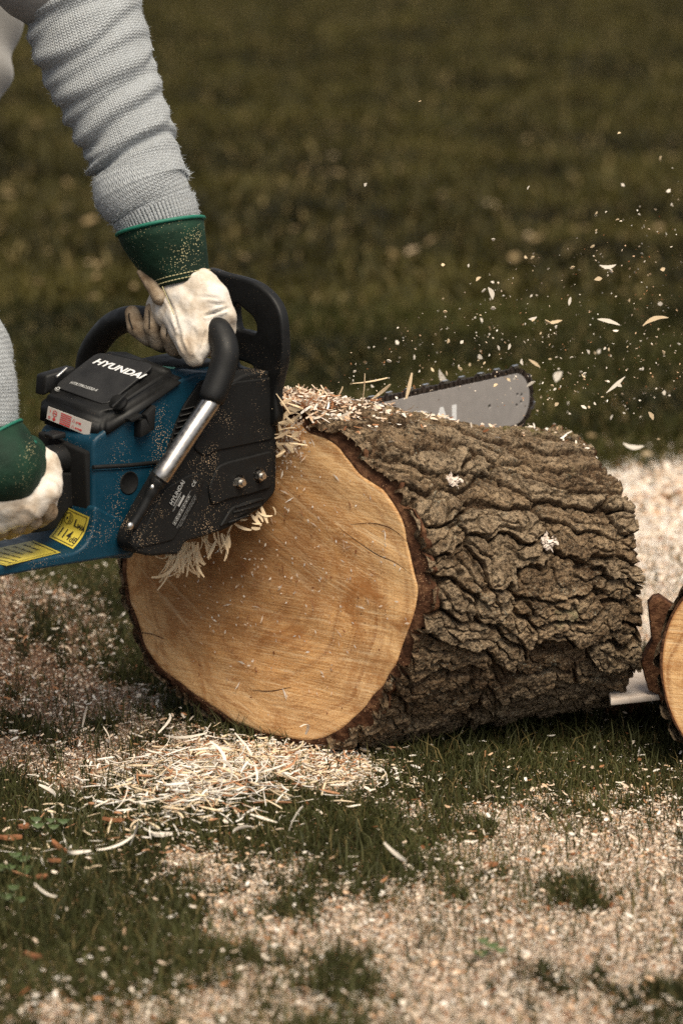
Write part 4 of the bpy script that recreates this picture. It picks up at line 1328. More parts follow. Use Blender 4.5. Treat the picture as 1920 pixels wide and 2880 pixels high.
# dark rear wall under the air box
rf = [qs(262, 1236, 0.0), qs(262, 1530, 0.0)]
x0 = rf[0].x
hexa('rear_wall', [Vector((x0 - 0.006, 0.104, -0.075)), Vector((x0 - 0.006, 0.004, -0.075)), Vector((x0 + 0.02, 0.004, -0.075)), Vector((x0 + 0.02, 0.104, -0.075)),
                   Vector((x0 - 0.010, 0.104, 0.062)), Vector((x0 - 0.010, 0.004, 0.048)), Vector((x0 + 0.02, 0.004, 0.048)), Vector((x0 + 0.02, 0.104, 0.062))], M['dark'], saw, 0.004)
# choke lever
p = qq(150, 1224, x0 - 0.016)
o = hexa('choke_lever', [p + Vector(d) for d in ((-.012, -.014, -.003), (.010, -.016, -.003), (.010, .014, -.003), (-.006, .012, -.003), (-.012, -.013, .003), (.010, -.015, .005), (.010, .013, .005), (-.006, .011, .003))], M['rubber'], saw, 0.002)
# starter housing on the far side 
bm = bmesh.new()
pr = [(0.070, 0.0), (0.070, 0.012), (0.062, 0.020), (0.030, 0.024), (0.0001, 0.024)]
N_ = 40
rg_ = [[bm.verts.new((-0.16 + math.cos(2 * math.pi * k / N_) * r_, 0.108 + y_, 0.0 + math.sin(2 * math.pi * k / N_) * r_)) for k in range(N_)] for r_, y_ in pr]
for A_, B_ in zip(rg_, rg_[1:]):
    for k in range(N_): bm.faces.new((A_[k], B_[k], B_[(k + 1) % N_], A_[(k + 1) % N_]))
bmesh.ops.recalc_face_normals(bm, faces=bm.faces)
link('starter_housing', bm_mesh(bm), M['blue'], saw, True)

# air filter box
bRR, bFR, bRL = qs(288, 1256, 0.006), qs(530, 1086, 0.010), qs(97, 1196, -0.114)
bFL = Vector((bFR.x + 0.005, 0.112, bFR.z + 0.012))
tRL, tRR, tFR = qs(138, 1090, -0.104), qs(300, 1148, -0.010), qs(456, 1036, -0.010)
tFL = qs(275, 984, -0.100)
bm = bmesh.new()
def lerp(a, b, t): return a + (b - a) * t
bot = [bRL, bRR, bFR, bFL]; top = [tRL, tRR, tFR, tFL]
mid = [lerp(b_, t_, 0.62) + (b_ - lerp(b_, t_, 0.62)) * 0.0 for b_, t_ in zip(bot, top)]
for i, t_ in enumerate(top):       # shoulders: the wall rises steeply, then breaks inwards to the lid
    up = Vector((bot[i].x * 0.82 + t_.x * 0.18, bot[i].y * 0.82 + t_.y * 0.18, bot[i].z * 0.26 + t_.z * 0.74))
    mid[i] = up
R_ = [[bm.verts.new(p) for p in ring] for ring in (bot, mid, top)]
for A_, B_ in zip(R_, R_[1:]):
    for k in range(4): bm.faces.new((A_[k], A_[(k + 1) % 4], B_[(k + 1) % 4], B_[k]))
bm.faces.new(R_[0][::-1]); bm.faces.new(R_[2])
bmesh.ops.recalc_face_normals(bm, faces=bm.faces)
bmesh.ops.bevel(bm, geom=bm.edges[:], offset=0.009, segments=4, affect='EDGES')
abox = link('air_filter_box', bm_mesh(bm), M['black'], saw, True)
# lid plate (smoother, greyer) on the top
nT = (tRR - tRL).cross(tFR - tRR).normalized()
if nT.z < 0: nT = -nT
ctr = (tRL + tRR + tFR + tFL) / 4
lid_c = [lerp(p, ctr, 0.085) + nT * 0.0006 for p in (tRL, tRR, tFR, tFL)]
MT = plane_M(tRL, tRR - tRL, tFL - tRL)
MTi = MT.inverted()
lid2 = rounded([((MTi @ p).x, (MTi @ p).y) for p in lid_c], 0.013, 6)
zoff = sum((MTi @ p).z for p in (tRL, tRR, tFR, tFL)) / 4
MTo = MT.copy(); MTo.translation = MT.translation + (MT.to_3x3() @ Vector((0, 0, zoff)))
lid = solid('lid', lid2, [], MTo @ Matrix.Translation((0, 0, 0.0010)), 0.004, M['black_lid'], abox, 0.001)
def on_lid(u, v):
    """the lid point on this line of sight, in the lid's own coordinates"""
    o3 = L(Vector((( CAM - SO) @ FV, (CAM - SO) @ SV, (CAM - SO) @ UV_)))
    rj = ray(u, v); d3 = L(Vector((rj @ FV, rj @ SV, rj @ UV_)))
    Mi = MTo.inverted(); a_ = Mi @ o3; b_ = Mi.to_3x3() @ d3
    t_ = (0.0034 - a_.z) / b_.z
    return a_ + b_ * t_
def lid_text(body_, pa, pb, pc, bold, name, mat, shear):
    """baseline from pa to pb, cap height up to pc"""
    a_, b_, c_ = on_lid(*pa), on_lid(*pb), on_lid(*pc)
    d = (b_ - a_).to_2d(); hgt_ = abs((c_ - a_).to_2d().dot(Vector((-d.y, d.x)).normalized()))
    me = text_mesh(body_, 1, Matrix.Identity(4), shear, 0)
    xs_ = [v.co.x for v in me.vertices]; ys_ = [v.co.y for v in me.vertices]
    w_, h_ = max(xs_) - min(xs_), max(ys_)
    size = hgt_ / h_; xsc = d.length / (w_ * size)
    R2 = Matrix.Rotation(math.atan2(d.y, d.x), 4, 'Z')
    MM = MTo @ Matrix.Translation((a_.x, a_.y, 0.0034)) @ R2
    me = text_mesh(body_, size, MM, shear, bold * size, 0.0002, xscale=xsc)
    return link(name, me, mat, lid)
lid_text('HYUNDAI', (259, 1020), (398, 1066), (270, 1006), 0.028, 'brand_lettering', M['white_ink'], 0.35)
lid_text('HTRTPRO5550-4', (196, 1078), (270, 1101), (199, 1071), 0.015, 'type_lettering', M['grey_ink'], 0.2)
# little emblem at the lid's rear corner
e_ = on_lid(164, 1092)
me1 = ring_me(e_.x, e_.y, 0.0016, 0.0030, MTo @ Matrix.Translation((0, 0, 0.0034)))
me2 = ring_me(e_.x + 0.001, e_.y, 0.0045, 0.0052, MTo @ Matrix.Translation((0, 0, 0.0034)), 16, rad(180), rad(320))
join_meshes('emblem', [me1, me2], M['grey_ink'], lid)
# clips and knobs
def pxhex(name, pts, s0, s1, mat, parent, bevel=0.0015):
    a_ = [qs(u, v, s1) for u, v in pts]
    b_ = [Vector((p.x, -s0, p.z)) for p in a_]
    return hexa(name, b_ + a_, mat, parent, bevel, 2)
pxhex('clip', [(398, 1186), (412, 1178), (430, 1212), (396, 1232)], -0.01, 0.016, M['black'], abox)
pxhex('clip', [(412, 1168), (440, 1140), (436, 1210), (424, 1212)], -0.01, 0.014, M['black'], abox)
pxhex('latch', [(366, 1180), (400, 1164), (404, 1172), (372, 1190)], -0.01, 0.016, M['rubber'], abox)
kb = qs(330, 1116, 0.0)
bm = bmesh.new(); bmesh.ops.create_cone(bm, segments=24, radius1=0.013, radius2=0.010, depth=0.008, cap_ends=True)
bmesh.ops.bevel(bm, geom=[e for e in bm.edges if abs(e.verts[0].co.z - e.verts[1].co.z) < 1e-6], offset=0.002, segments=2, affect='EDGES')
bm.transform(Matrix.Translation(kb - nT * 0.009) @ nT.to_track_quat('Z', 'Y').to_matrix().to_4x4() @ Matrix.Rotation(rad(25), 4, 'X'))
link('latch_knob', bm_mesh(bm), M['dark'], abox, True)
p = qs(338, 1124, 0.008)
hexa('latch_bar', [p + Vector(d) for d in ((-.014, -.002, -.010), (.012, -.002, .006), (.012, .002, .006), (-.014, .002, -.010), (-.014, -.002, -.007), (.012, -.002, .009), (.012, .002, .009), (-.014, .002, -.007))], M['rubber'], abox, 0.0008)
# side latch on the left of the box
p0, p1 = qs(108, 1054, -0.120), qs(200, 1036, -0.112)
hexa('latch', [p0 + Vector((0, 0.010, -0.028)), p0 + Vector((0, -0.012, -0.028)), p1 + Vector((0.0, -0.012, -0.010)), p1 + Vector((0, 0.010, -0.010)),
               p0 + Vector((0.004, 0.010, 0.0)), p0 + Vector((0.004, -0.012, 0.0)), p1 + Vector((0.0, -0.012, 0.004)), p1 + Vector((0, 0.010, 0.004))], M['black'], abox, 0.004)
p = qs(172, 1049, -0.100)
hexa('latch_pin', [p + Vector(d) for d in ((-.008, -.002, -.006), (.010, -.002, .004), (.010, .002, .004), (-.008, .002, -.006), (-.008, -.002, -.003), (.010, -.002, .007), (.010, .002, .007), (-.008, .002, -.003))], M['steel'], abox, 0.0008)

# label with the red switch symbols, on the rear of the box
la, lb, lc, ld = (136, 1143), (257, 1189), (250, 1227), (131, 1178)     # tl tr br bl
# the rear wall plane of the box
nR = (bRR - bRL).cross(mid[0] - bRL).normalized()
if nR.x > 0: nR = -nR
def on_plane(u, v, pt, n, off=0.0):
    o3 = L(Vector(((CAM - SO) @ FV, (CAM - SO) @ SV, (CAM - SO) @ UV_)))
    rj = ray(u, v); d3 = L(Vector((rj @ FV, rj @ SV, rj @ UV_)))
    return o3 + d3 * (((pt + n * off) - o3).dot(n) / d3.dot(n))
cor = [on_plane(*p_, (bRL + bRR) / 2, nR, 0.0015) for p_ in (ld, lc, lb, la)]
lab = hexa('switch_label', [c_ - nR * 0.0012 for c_ in cor] + cor, M['wlabel'], abox, 0)
X_ = (cor[1] - cor[0]); Y_ = (cor[3] - cor[0])
Wd, Hd = X_.length, Y_.length
ML = plane_M(cor[0] + nR * 0.0003, X_, Y_)
if (ML.to_3x3() @ Vector((0, 0, 1))).dot(nR) < 0: print('label flipped')
Z1 = Matrix.Translation((0, 0, 0.0002))
ms_ = [text_mesh('I', Hd * 0.30, ML @ Matrix.Translation((Wd * 0.055, Hd * 0.62, 0)), 0, 0.0002, 0.0001), text_mesh('O', Hd * 0.30, ML @ Matrix.Translation((Wd * 0.035, Hd * 0.12, 0)), 0, 0.0001, 0.0001),
       ring_me(Wd * 0.175, Hd * 0.67, Hd * 0.20, Hd * 0.255, ML @ Z1, 8), text_mesh('STOP', Hd * 0.13, ML @ Matrix.Translation((Wd * 0.175, Hd * 0.62, 0)), 0, 0.0001, 0.0001, 'CENTER'),
       rect_me(Wd * 0.155, Hd * 0.22, Wd * 0.195, Hd * 0.38, ML @ Z1)]
me = bpy.data.meshes.new('a'); me.from_pydata([(Wd * 0.125, Hd * 0.24, 0), (Wd * 0.175, Hd * 0.06, 0), (Wd * 0.225, Hd * 0.24, 0)], [], [(0, 1, 2)]); me.transform(ML @ Z1); ms_.append(me)
for k in range(5): ms_.append(rect_me(Wd * 0.31, Hd * (0.86 - k * 0.155), Wd * 0.56, Hd * (0.94 - k * 0.155), ML @ Z1))
ms_.append(rect_me(Wd * 0.31, Hd * 0.06, Wd * 0.56, Hd * 0.17, ML @ Z1))
for yy_, tx in ((0.60, '(N) TIRER'), (0.14, '(N) POUSSER')):
    ms_.append(text_mesh(tx, Hd * 0.21, ML @ Matrix.Translation((Wd * 0.67, Hd * yy_, 0)), 0, 0.0001, 0.0001, xscale=0.60))
    me = bpy.data.meshes.new('a'); tri = [(0, 0), (0.075, 0), (0.0375, 0.26)]
    V_ = [(Wd * (0.58 + a_), Hd * (yy_ + b_), 0) for a_, b_ in tri]; c0_ = sum((Vector(v_) for v_ in V_), Vector()) / 3
    V_ += [tuple(c0_ + (Vector(v_) - c0_) * 0.7) for v_ in V_]
    me.from_pydata(V_, [], [(0, 1, 4, 3), (1, 2, 5, 4), (2, 0, 3, 5)]); me.transform(ML @ Z1); ms_.append(me)
join_meshes('label_print', ms_, M['red_ink'], lab)

# top cowl: blue, with a black panel carrying small marks
co = [qs(462, 1050, -0.055), qs(520, 1062, -0.012), qs(688, 1022, -0.002), qs(660, 1000, -0.110), qs(470, 1030, -0.115)]
cowl_px = [(505, 1078), (560, 1050), (600, 1046), (695, 1034), (700, 1010), (640, 1004), (455, 1018), (470, 1050)]
top_z = qs(600, 1040, -0.02).z
hexa('top_cowl', [Vector((-0.165, 0.115, top_z - 0.03)), Vector((-0.165, 0.012, top_z - 0.03)), Vector((-0.045, 0.006, top_z - 0.03)), Vector((-0.045, 0.115, top_z - 0.03)),
                  Vector((-0.155, 0.110, top_z + 0.002)), Vector((-0.150, 0.018, top_z - 0.002)), Vector((-0.050, 0.012, top_z + 0.002)), Vector((-0.050, 0.110, top_z + 0.006))], M['blue'], saw, 0.005)
pan = [Vector((-0.158, 0.112, top_z + 0.006)), Vector((-0.128, 0.045, top_z + 0.003)), Vector((-0.060, 0.030, top_z + 0.005)), Vector((-0.060, 0.108, top_z + 0.010))]
ob = hexa('cowl_panel', [p_ - Vector((0, 0, 0.006)) for p_ in pan] + [p_ + Vector((0, 0, 0.004)) for p_ in pan], M['black'], saw, 0.002)
tube('panel_edge', [pan[0] + Vector((-0.001, 0, 0.002)), lerp(pan[0], pan[1], 0.5) + Vector((-0.002, -0.001, 0.002)), pan[1] + Vector((0, -0.002, 0.002))], 0.0016, M['mint'], ob, 8)
ms_ = []
for k, (a_, b_) in enumerate(((-0.075, 0.05), (-0.080, 0.062), (-0.085, 0.042), (-0.095, 0.055), (-0.088, 0.073))):
    ms_.append(ring_me(a_, b_, 0.0022, 0.0028, Matrix.Translation((0, 0, top_z + 0.0125)), 12, 0.4 * k, 3.4 + 0.4 * k))
join_meshes('panel_marks', ms_, M['grey_ink'], ob)

# cooling louvres beside the tube
lou = side_solid('louvre_panel', [(497, 1192), (520, 1140), (565, 1072), (640, 1050), (650, 1110), (560, 1290), (450, 1320), (462, 1300)], 0.0055, 0.004, M['dark'], bevel=0.001, rnd=0.004)
for k in range(9):
    a_ = qs(478 + k * 5.2 - 10, 1290 - k * 17, 0.0065); b_ = qs(545 + k * 9, 1270 - k * 18, 0.0065)
    tube('louvre_slat', [a_, b_], 0.0014, M['black'], lou, 6)

# clutch cover (right side)
cov_px = [(378, 1500), (415, 1430), (470, 1335), (540, 1240), (585, 1165), (620, 1105), (640, 1080), (690, 1050), (786, 1040), (790, 1100), (781, 1180), (779, 1270), (777, 1385), (738, 1428), (640, 1488), (560, 1515), (520, 1524), (507, 1562), (470, 1560), (425, 1566), (385, 1556), (371, 1535)]
cov = side_solid('clutch_cover', cov_px, 0.046, 0.034, M['cover'], bevel=0.004, rnd=0.010, res=3)
side_solid('cover_upper_panel', [(620, 1125), (655, 1075), (775, 1060), (780, 1100), (770, 1180), (768, 1236), (610, 1268), (575, 1285), (545, 1262)], 0.0485, 0.006, M['cover'], cov, 0.0018, rnd=0.008)
side_solid('cover_raised_panel', [(588, 1372), (612, 1312), (640, 1300), (766, 1268), (770, 1290), (764, 1372), (700, 1392), (640, 1405), (598, 1424)], 0.0500, 0.008, M['cover'], cov, 0.0022, rnd=0.008)
side_solid('cover_raised_panel', [(618, 1484), (652, 1428), (690, 1412), (742, 1398), (738, 1418), (650, 1470)], 0.0490, 0.007, M['cover'], cov, 0.002, rnd=0.006)
side_solid('cover_raised_panel', [(380, 1545), (440, 1420), (470, 1370), (545, 1330), (580, 1335), (560, 1400), (500, 1500), (488, 1520)], 0.0480, 0.006, M['cover'], cov, 0.0018, rnd=0.010)
for a_, b_ in (((655, 1442), (735, 1420)), ((662, 1428), (745, 1402)), ((642, 1470), (700, 1450))):
    tube('cover_rib', [qs(*a_, 0.0490), qs(*b_, 0.0490)], 0.0016, M['cover'], cov, 8)
# bar nuts
for (u, v) in ((676, 1357), (733, 1338)):
    c = qs(u, v, 0.053)
    bm = bmesh.new()
    for r_, d_, z_, sg in ((0.0105, 0.002, -0.004, 24), (0.0072, 0.007, 0.0, 6), (0.0040, 0.006, 0.005, 16)):
        b2 = bmesh.new(); bmesh.ops.create_cone(b2, segments=sg, radius1=r_, radius2=r_ * (0.94 if sg != 24 else 1), depth=d_, cap_ends=True)
        b2.transform(Matrix.Translation(c) @ Matrix.Rotation(rad(90), 4, 'X') @ Matrix.Translation((0, 0, z_)))
        tm = bpy.data.meshes.new('x'); b2.to_mesh(tm); b2.free(); bm.from_mesh(tm)
    link('bar_nut', bm_mesh(bm), M['steel'], cov)
# front bucking strip
side_solid('bucking_spike', [(763, 1277), (783, 1272), (784, 1376), (762, 1378)], 0.030, 0.004, M['steel'], saw, 0.0006)
# printed block on the cover
pa, pb, pc = qs(484, 1422, 0.0492), qs(520, 1356, 0.0492), qs(478, 1414, 0.0492)
MC = plane_M(pa, pb - pa, Vector((0.4, 0, -1)).cross(Vector((0, 1, 0))) if False else (pc - pa))
nz_ = (MC.to_3x3() @ Vector((0, 0, 1)))
if nz_.y > 0: MC = plane_M(pa, pb - pa, pa - pc)
Lw = (pb - pa).length; Hc = Lw * 0.17
me = text_mesh('HYUNDAI', 1, Matrix.Identity(4)); w0 = max(v.co.x for v in me.vertices)
hb = Hc / 0.7
ms_ = [text_mesh('HYUNDAI', hb, MC, 0.0, 0.02 * hb, 0.0002, xscale=Lw / (w0 * hb))]
sc_ = Lw / 74.0
def row(y, x0_, x1_, h_): ms_.append(rect_me(x0_ * sc_, -y * sc_, x1_ * sc_, (-y + h_) * sc_, MC, 0.0003))
ms_.append(text_mesh('HTRTPRO5550-4', 6 * sc_, MC @ Matrix.Translation((2 * sc_, -8 * sc_, 0)), 0, 0.0001, 0.0001))
ms_.append(text_mesh('Tronconneuse thermique', 4.6 * sc_, MC @ Matrix.Translation((-12 * sc_, -14 * sc_, 0)), 0, 0.0, 0.0001))
row(24, 10, 44, 7); row(33, -22, 66, 0.6); row(43, -38, 22, 0.6); row(53, -40, 66, 0.6); row(58, -34, 64, 0.5); row(62, -30, 60, 0.5)
for k in range(7):
    x_ = -38 + k * 13.5
    for (a_, b_, c_, d_) in ((x_, 42, x_ + 11, 0.7), (x_, 32, x_ + 11, 0.7)): row(a_ if False else b_, x_, x_ + 11, 0.7)
    row(42, x_, x_ + 0.7, 10); row(42, x_ + 10.4, x_ + 11, 10); row(39, x_ + 3, x_ + 8, 4)
ms_.append(text_mesh('CE', 15 * sc_, MC @ Matrix.Translation((78 * sc_, -36 * sc_, 0)), 0, 0.0001, 0.0001))
join_meshes('cover_print', ms_, M['grey_ink'], cov)

# hand guard / chain brake lever
gp = [(586, 754), (640, 768), (700, 783), (742, 803), (778, 838), (800, 885), (807, 950), (806, 1010), (796, 1060), (786, 1110), (782, 1190), (700, 1200), (668, 1120), (655, 1010), (652, 940), (648, 880), (628, 860), (600, 880), (575, 850), (565, 790)]
gh = [[(672, 854), (700, 872), (722, 892), (731, 915), (728, 934), (700, 928), (676, 918)], [(672, 1010), (718, 1026), (716, 1040), (671, 1028)]]
gf = -0.030
g2 = [(p.y, p.z) for p in (qf(u, v, gf) for u, v in gp)]
g2 = [(p.x, p.y) for p in catmull([(a_, b_, 0) for a_, b_ in g2], 5, True)]
h2 = [[(p.x, p.y) for p in catmull([(q_.y, q_.z, 0) for q_ in (qf(u, v, gf) for u, v in h)], 4, True)] for h in gh]
MG = Matrix(((0, 0, 1, gf), (-1, 0, 0, 0), (0, 1, 0, 0), (0, 0, 0, 1)))
gd = solid('hand_guard', [Vector(p) for p in g2], h2, MG, 0.016, M['black'], saw, 0.004, 3)
# a rolled rim along its outer edge
rim = [qq(u, v, gf) + Vector((0.0, 0, -0.004)) for u, v in [(592, 758), (640, 770), (700, 786), (740, 806), (772, 842), (794, 890)]]
tube('guard_rim', catmull(rim, 5), 0.006, M['rubber'], gd, 12)

# front handle tube: across the top, round the right and down to the rear
f0 = -0.114
pth = [qq(248, 1040, f0), qq(255, 1000, f0), qq(280, 955, f0), qq(318, 915, f0), qq(365, 897, f0), qq(420, 900, f0), qq(500, 912, f0), qq(570, 916, f0)]
pth += [qs(612, 930, 0.035), qs(634, 985, 0.058), qs(622, 1050, 0.062), qs(592, 1130, 0.062)]
gpath = catmull(pth, 8)
tube('handle_grip', gpath, [0.0182] * (len(gpath) - 3) + [0.0178, 0.017, 0.0150], M['rubber'], saw, 28)
cpath = [qs(600, 1112, 0.062), qs(592, 1134, 0.062), qs(540, 1210, 0.062), qs(490, 1285, 0.061), qs(462, 1328, 0.060), qs(452, 1342, 0.058)]
tube('handle_tube', catmull(cpath, 5), 0.0126, M['alu'], saw, 32)
tube('handle_foot', catmull([qs(448, 1348, 0.056), qs(425, 1388, 0.052), qs(398, 1438, 0.048), qs(370, 1482, 0.044)], 5), [0.0110] * 3 + [0.0085] * 3 + [0.007] * 5 + [0.0065] * 5, M['black'], saw, 20)
for (u, v) in ((431, 1371), (367, 1479)):
    bm = bmesh.new(); bmesh.ops.create_uvsphere(bm, u_segments=14, v_segments=8, radius=0.0052)
    bmesh.ops.scale(bm, vec=(1, 0.7, 1), verts=bm.verts)
    bm.transform(Matrix.Translation(qs(u, v, 0.056)))
    link('handle_screw', bm_mesh(bm), M['steel'], saw, True)

# guide bar and chain
ce = q(1415, 1128, 0.0)
tipc = qs(1415, 1128, 0.0)
hb_ = 0.039
zc_ = tipc.z
bar2 = [(-0.10, zc_ - hb_ * 0.86 - 0.012), (-0.10, zc_ + hb_ * 0.86 - 0.012)]
bx0 = -0.06
pts = []
tipx = q(1493, 1128, 0.0).x - 0.006
R_t = hb_
for k in range(25):
    a_ = math.pi / 2 - math.pi * k / 24
    pts.append((tipx - R_t * 0.86 + math.cos(a_) * R_t * 0.86, zc_ + math.sin(a_) * R_t))
# gentle belly and taper towards the root, dropping a little
rootz = q(800, 1262, 0.0).z
rz = zc_ - 0.012
top_r = [(bx0 + (tipx - 0.04 - bx0) * k / 10, 0) for k in range(10, -1, -1)]
def bz(x): 
    k_ = (x - bx0) / (tipx - bx0)
    return rz + (zc_ - rz) * k_, hb_ * (0.90 + 0.10 * k_)
lo = [(bx0 + (tipx - 0.045 - bx0) * k / 9) for k in range(10)]
poly = [(x, bz(x)[0] + bz(x)[1]) for x in lo] + pts[1:-1] + [(x, bz(x)[0] - bz(x)[1]) for x in lo[::-1]]
holes = []
for (u, v, rh) in ((1373, 1142, 0.0030), (1451, 1109, 0.0024), (1463, 1110, 0.0024), (1461, 1130, 0.0024), (1449, 1139, 0.0024)):
    c = q(u, v, 0.0)
    holes.append([(c.x + rh * math.cos(2 * math.pi * k / 12), c.z + rh * math.sin(2 * math.pi * k / 12)) for k in range(12)])
gb = solid('guide_bar', [Vector(p) for p in poly], holes, sideM(0.0), 0.0044, M['bar'], saw, 0.0006)
gb['label'] = 'grey guide bar with white letters'
# white lettering along the bar
pI = q(1277, 1140, 0.0025); pI0 = q(1274, 1180, 0.0025)
capH = 0.043
xr = q(1283, 1150, 0.0025).x
me = text_mesh('HYUNDAI', 1, Matrix.Identity(4)); w0 = max(v.co.x for v in me.vertices)
sz = capH / 0.7; wl = w0 * sz * 0.92
zt_ = pI.z
me = text_mesh('HYUNDAI', sz, Matrix(((1, 0, 0, xr - wl - 0.002), (0, 0, -1, -0.0026), (0, 1, 0, zt_ - capH), (0, 0, 0, 1))), 0.0, 0.03 * sz, 0.0002, xscale=0.92)
link('bar_lettering', me, M['white_ink'], gb)
# chain: drive links, side plates and shiny cutters round the bar
cen_poly = [Vector((x, 0, z)) for x, z in poly]
def offset_loop(d):
    out = []
    P_ = cen_poly; m_ = len(P_)
    for i in range(m_):
        tn_ = (P_[(i + 1) % m_] - P_[i - 1]).normalized(); nn_ = Vector((-tn_.z, 0, tn_.x))
        out.append(P_[i] + nn_ * d)
    return out
lp = offset_loop(0.0048)
# resample
seglen = [(lp[(i + 1) % len(lp)] - lp[i]).length for i in range(len(lp) - 1)]
tot = sum(seglen)
def loop_at(s_):
    for i, l_ in enumerate(seglen):
        if s_ <= l_: 
            d = (lp[i + 1] - lp[i]).normalized(); return lp[i] + d * s_, d
        s_ -= l_
    return lp[-1], (lp[-1] - lp[-2]).normalized()
bmc = bmesh.new(); cutters = []
pitch = 0.0093
k = 0; s_ = 0.0
while s_ < tot - pitch:
    p, d = loop_at(s_ + pitch / 2)
    nn_ = Vector((-d.z, 0, d.x))
    def addbox(bm_, ox, oz, lx, lz, y0, y1, slant=0.0):
        c8 = []
        for yv in (y0, y1):
            for sx_, sz_ in ((-1, -1), (1, -1), (1, 1), (-1, 1)):
                c8.append(p + d * (ox + sx_ * lx / 2 + (slant * sz_ * lz)) + nn_ * (oz + sz_ * lz / 2) + Vector((0, yv, 0)))
        vv = [bm_.verts.new(c_) for c_ in c8]
        for f in ((0, 1, 2, 3), (7, 6, 5, 4), (0, 4, 5, 1), (1, 5, 6, 2), (2, 6, 7, 3), (3, 7, 4, 0)): bm_.faces.new([vv[i] for i in f])
    addbox(bmc, 0, -0.001, pitch * 0.98, 0.0085, -0.0009, 0.0009)
    for yv in (-0.0026, 0.0014): addbox(bmc, pitch * 0.5 * (k % 2), 0, pitch * 1.25 if k % 2 else pitch * 0.8, 0.0072, yv, yv + 0.0012)
    if k % 4 == 0:
        bmk = bmesh.new()
        addbox(bmk, 0.001, 0.0055, 0.011, 0.0045, -0.0036 if (k // 4) % 2 else -0.001, 0.001 if (k // 4) % 2 else 0.0036, -0.25)
        addbox(bmc, -0.0085, 0.0045, 0.0035, 0.004, -0.001, 0.001, 0.3)
        bmesh.ops.recalc_face_normals(bmk, faces=bmk.faces); cutters.append(bm_mesh(bmk))
    s_ += pitch; k += 1
bmesh.ops.recalc_face_normals(bmc, faces=bmc.faces)
ch = link('chain', bm_mesh(bmc), M['chain'], saw)
for me in cutters: link('cutter', me, M['cutter'], ch)

# rear handle base plate: blue, with a ramp up to the body
s0, s1 = -0.112, 0.010
A_ = [q(0, 1612, s1), q(264, 1568, s1), q(378, 1560, s1), q(384, 1500, s1), q(264, 1545, s1), q(0, 1598, s1)]
zp = q(264, 1547, s1).z; zb = zp - 0.016
pl_px = [(-60, 1622), (0, 1624), (150, 1596), (300, 1572), (378, 1560), (392, 1480), (300, 1440), (268, 1420), (262, 1490), (245, 1530), (215, 1553), (100, 1573), (0, 1592), (-60, 1602)]
pp2 = prof(pl_px, s1)
# flatten the underside and the deck to clean levels
base_plate = solid('rear_plate', rounded([Vector((a_, b_)) for a_, b_ in pp2], 0.008, 3), [], sideM((s0 + s1) / 2), s1 - s0, M['blue'], saw, 0.004, 3)
base_plate['label'] = 'blue rear guard plate with yellow labels'
xl = q(-60, 1610, s1).x
zz0, zz1 = q(-60, 1622, s1).z, q(-60, 1602, s1).z
hexa('plate_tail', [Vector((xl - 0.17, 0.11, zz0 + 0.0)), Vector((xl - 0.17, 0.025, zz0 + 0.0)), Vector((xl + 0.01, 0.008, zz0 - 0.001)), Vector((xl + 0.01, 0.126, zz0 - 0.001)),
                    Vector((xl - 0.17, 0.11, zz1 + 0.0)), Vector((xl - 0.17, 0.025, zz1)), Vector((xl + 0.01, 0.008, zz1 + 0.0005)), Vector((xl + 0.01, 0.126, zz1 + 0.0005))], M['blue'], base_plate, 0.004)
# rear handle above the plate
hy = 0.054
hpath = catmull([Vector((x0 + 0.01, hy, 0.030)), Vector((x0 - 0.04, hy, 0.030)), Vector((x0 - 0.09, hy, 0.012)), Vector((x0 - 0.15, hy, -0.020)), Vector((x0 - 0.21, hy, -0.055)), Vector((x0 - 0.235, hy, -0.095)), Vector((x0 - 0.22, hy, zz1 + 0.004))], 7)
tube('rear_handle', hpath, [0.021] * 10 + [0.017] * (len(hpath) - 18) + [0.019] * 8, M['black'], saw, 24)
hexa('trigger', [Vector((x0 - 0.075, hy + 0.006, -0.030)), Vector((x0 - 0.075, hy - 0.006, -0.030)), Vector((x0 - 0.045, hy - 0.006, -0.014)), Vector((x0 - 0.045, hy + 0.006, -0.014)),
                 Vector((x0 - 0.085, hy + 0.006, 0.005)), Vector((x0 - 0.085, hy - 0.006, 0.005)), Vector((x0 - 0.05, hy - 0.006, 0.016)), Vector((x0 - 0.05, hy + 0.006, 0.016))], M['rubber'], saw, 0.002)
# brace of the rear handle down to the deck (black)
side_solid('handle_brace', [(100, 1500), (158, 1490), (196, 1430), (260, 1400), (262, 1330), (150, 1330), (60, 1420), (40, 1500)], -0.035, 0.035, M['dark'], saw, 0.003, rnd=0.01)

# yellow stickers: a bent one on the ramp, a flat one on the deck
ramp_prof = [(p_.x, p_.z) for p_ in (q(u, v, s1) for u, v in [(268, 1420), (262, 1490), (245, 1530), (215, 1553), (100, 1573), (0, 1592), (-60, 1602)])]
rp = rounded([Vector(p_) for p_ in ramp_prof], 0.008, 3)
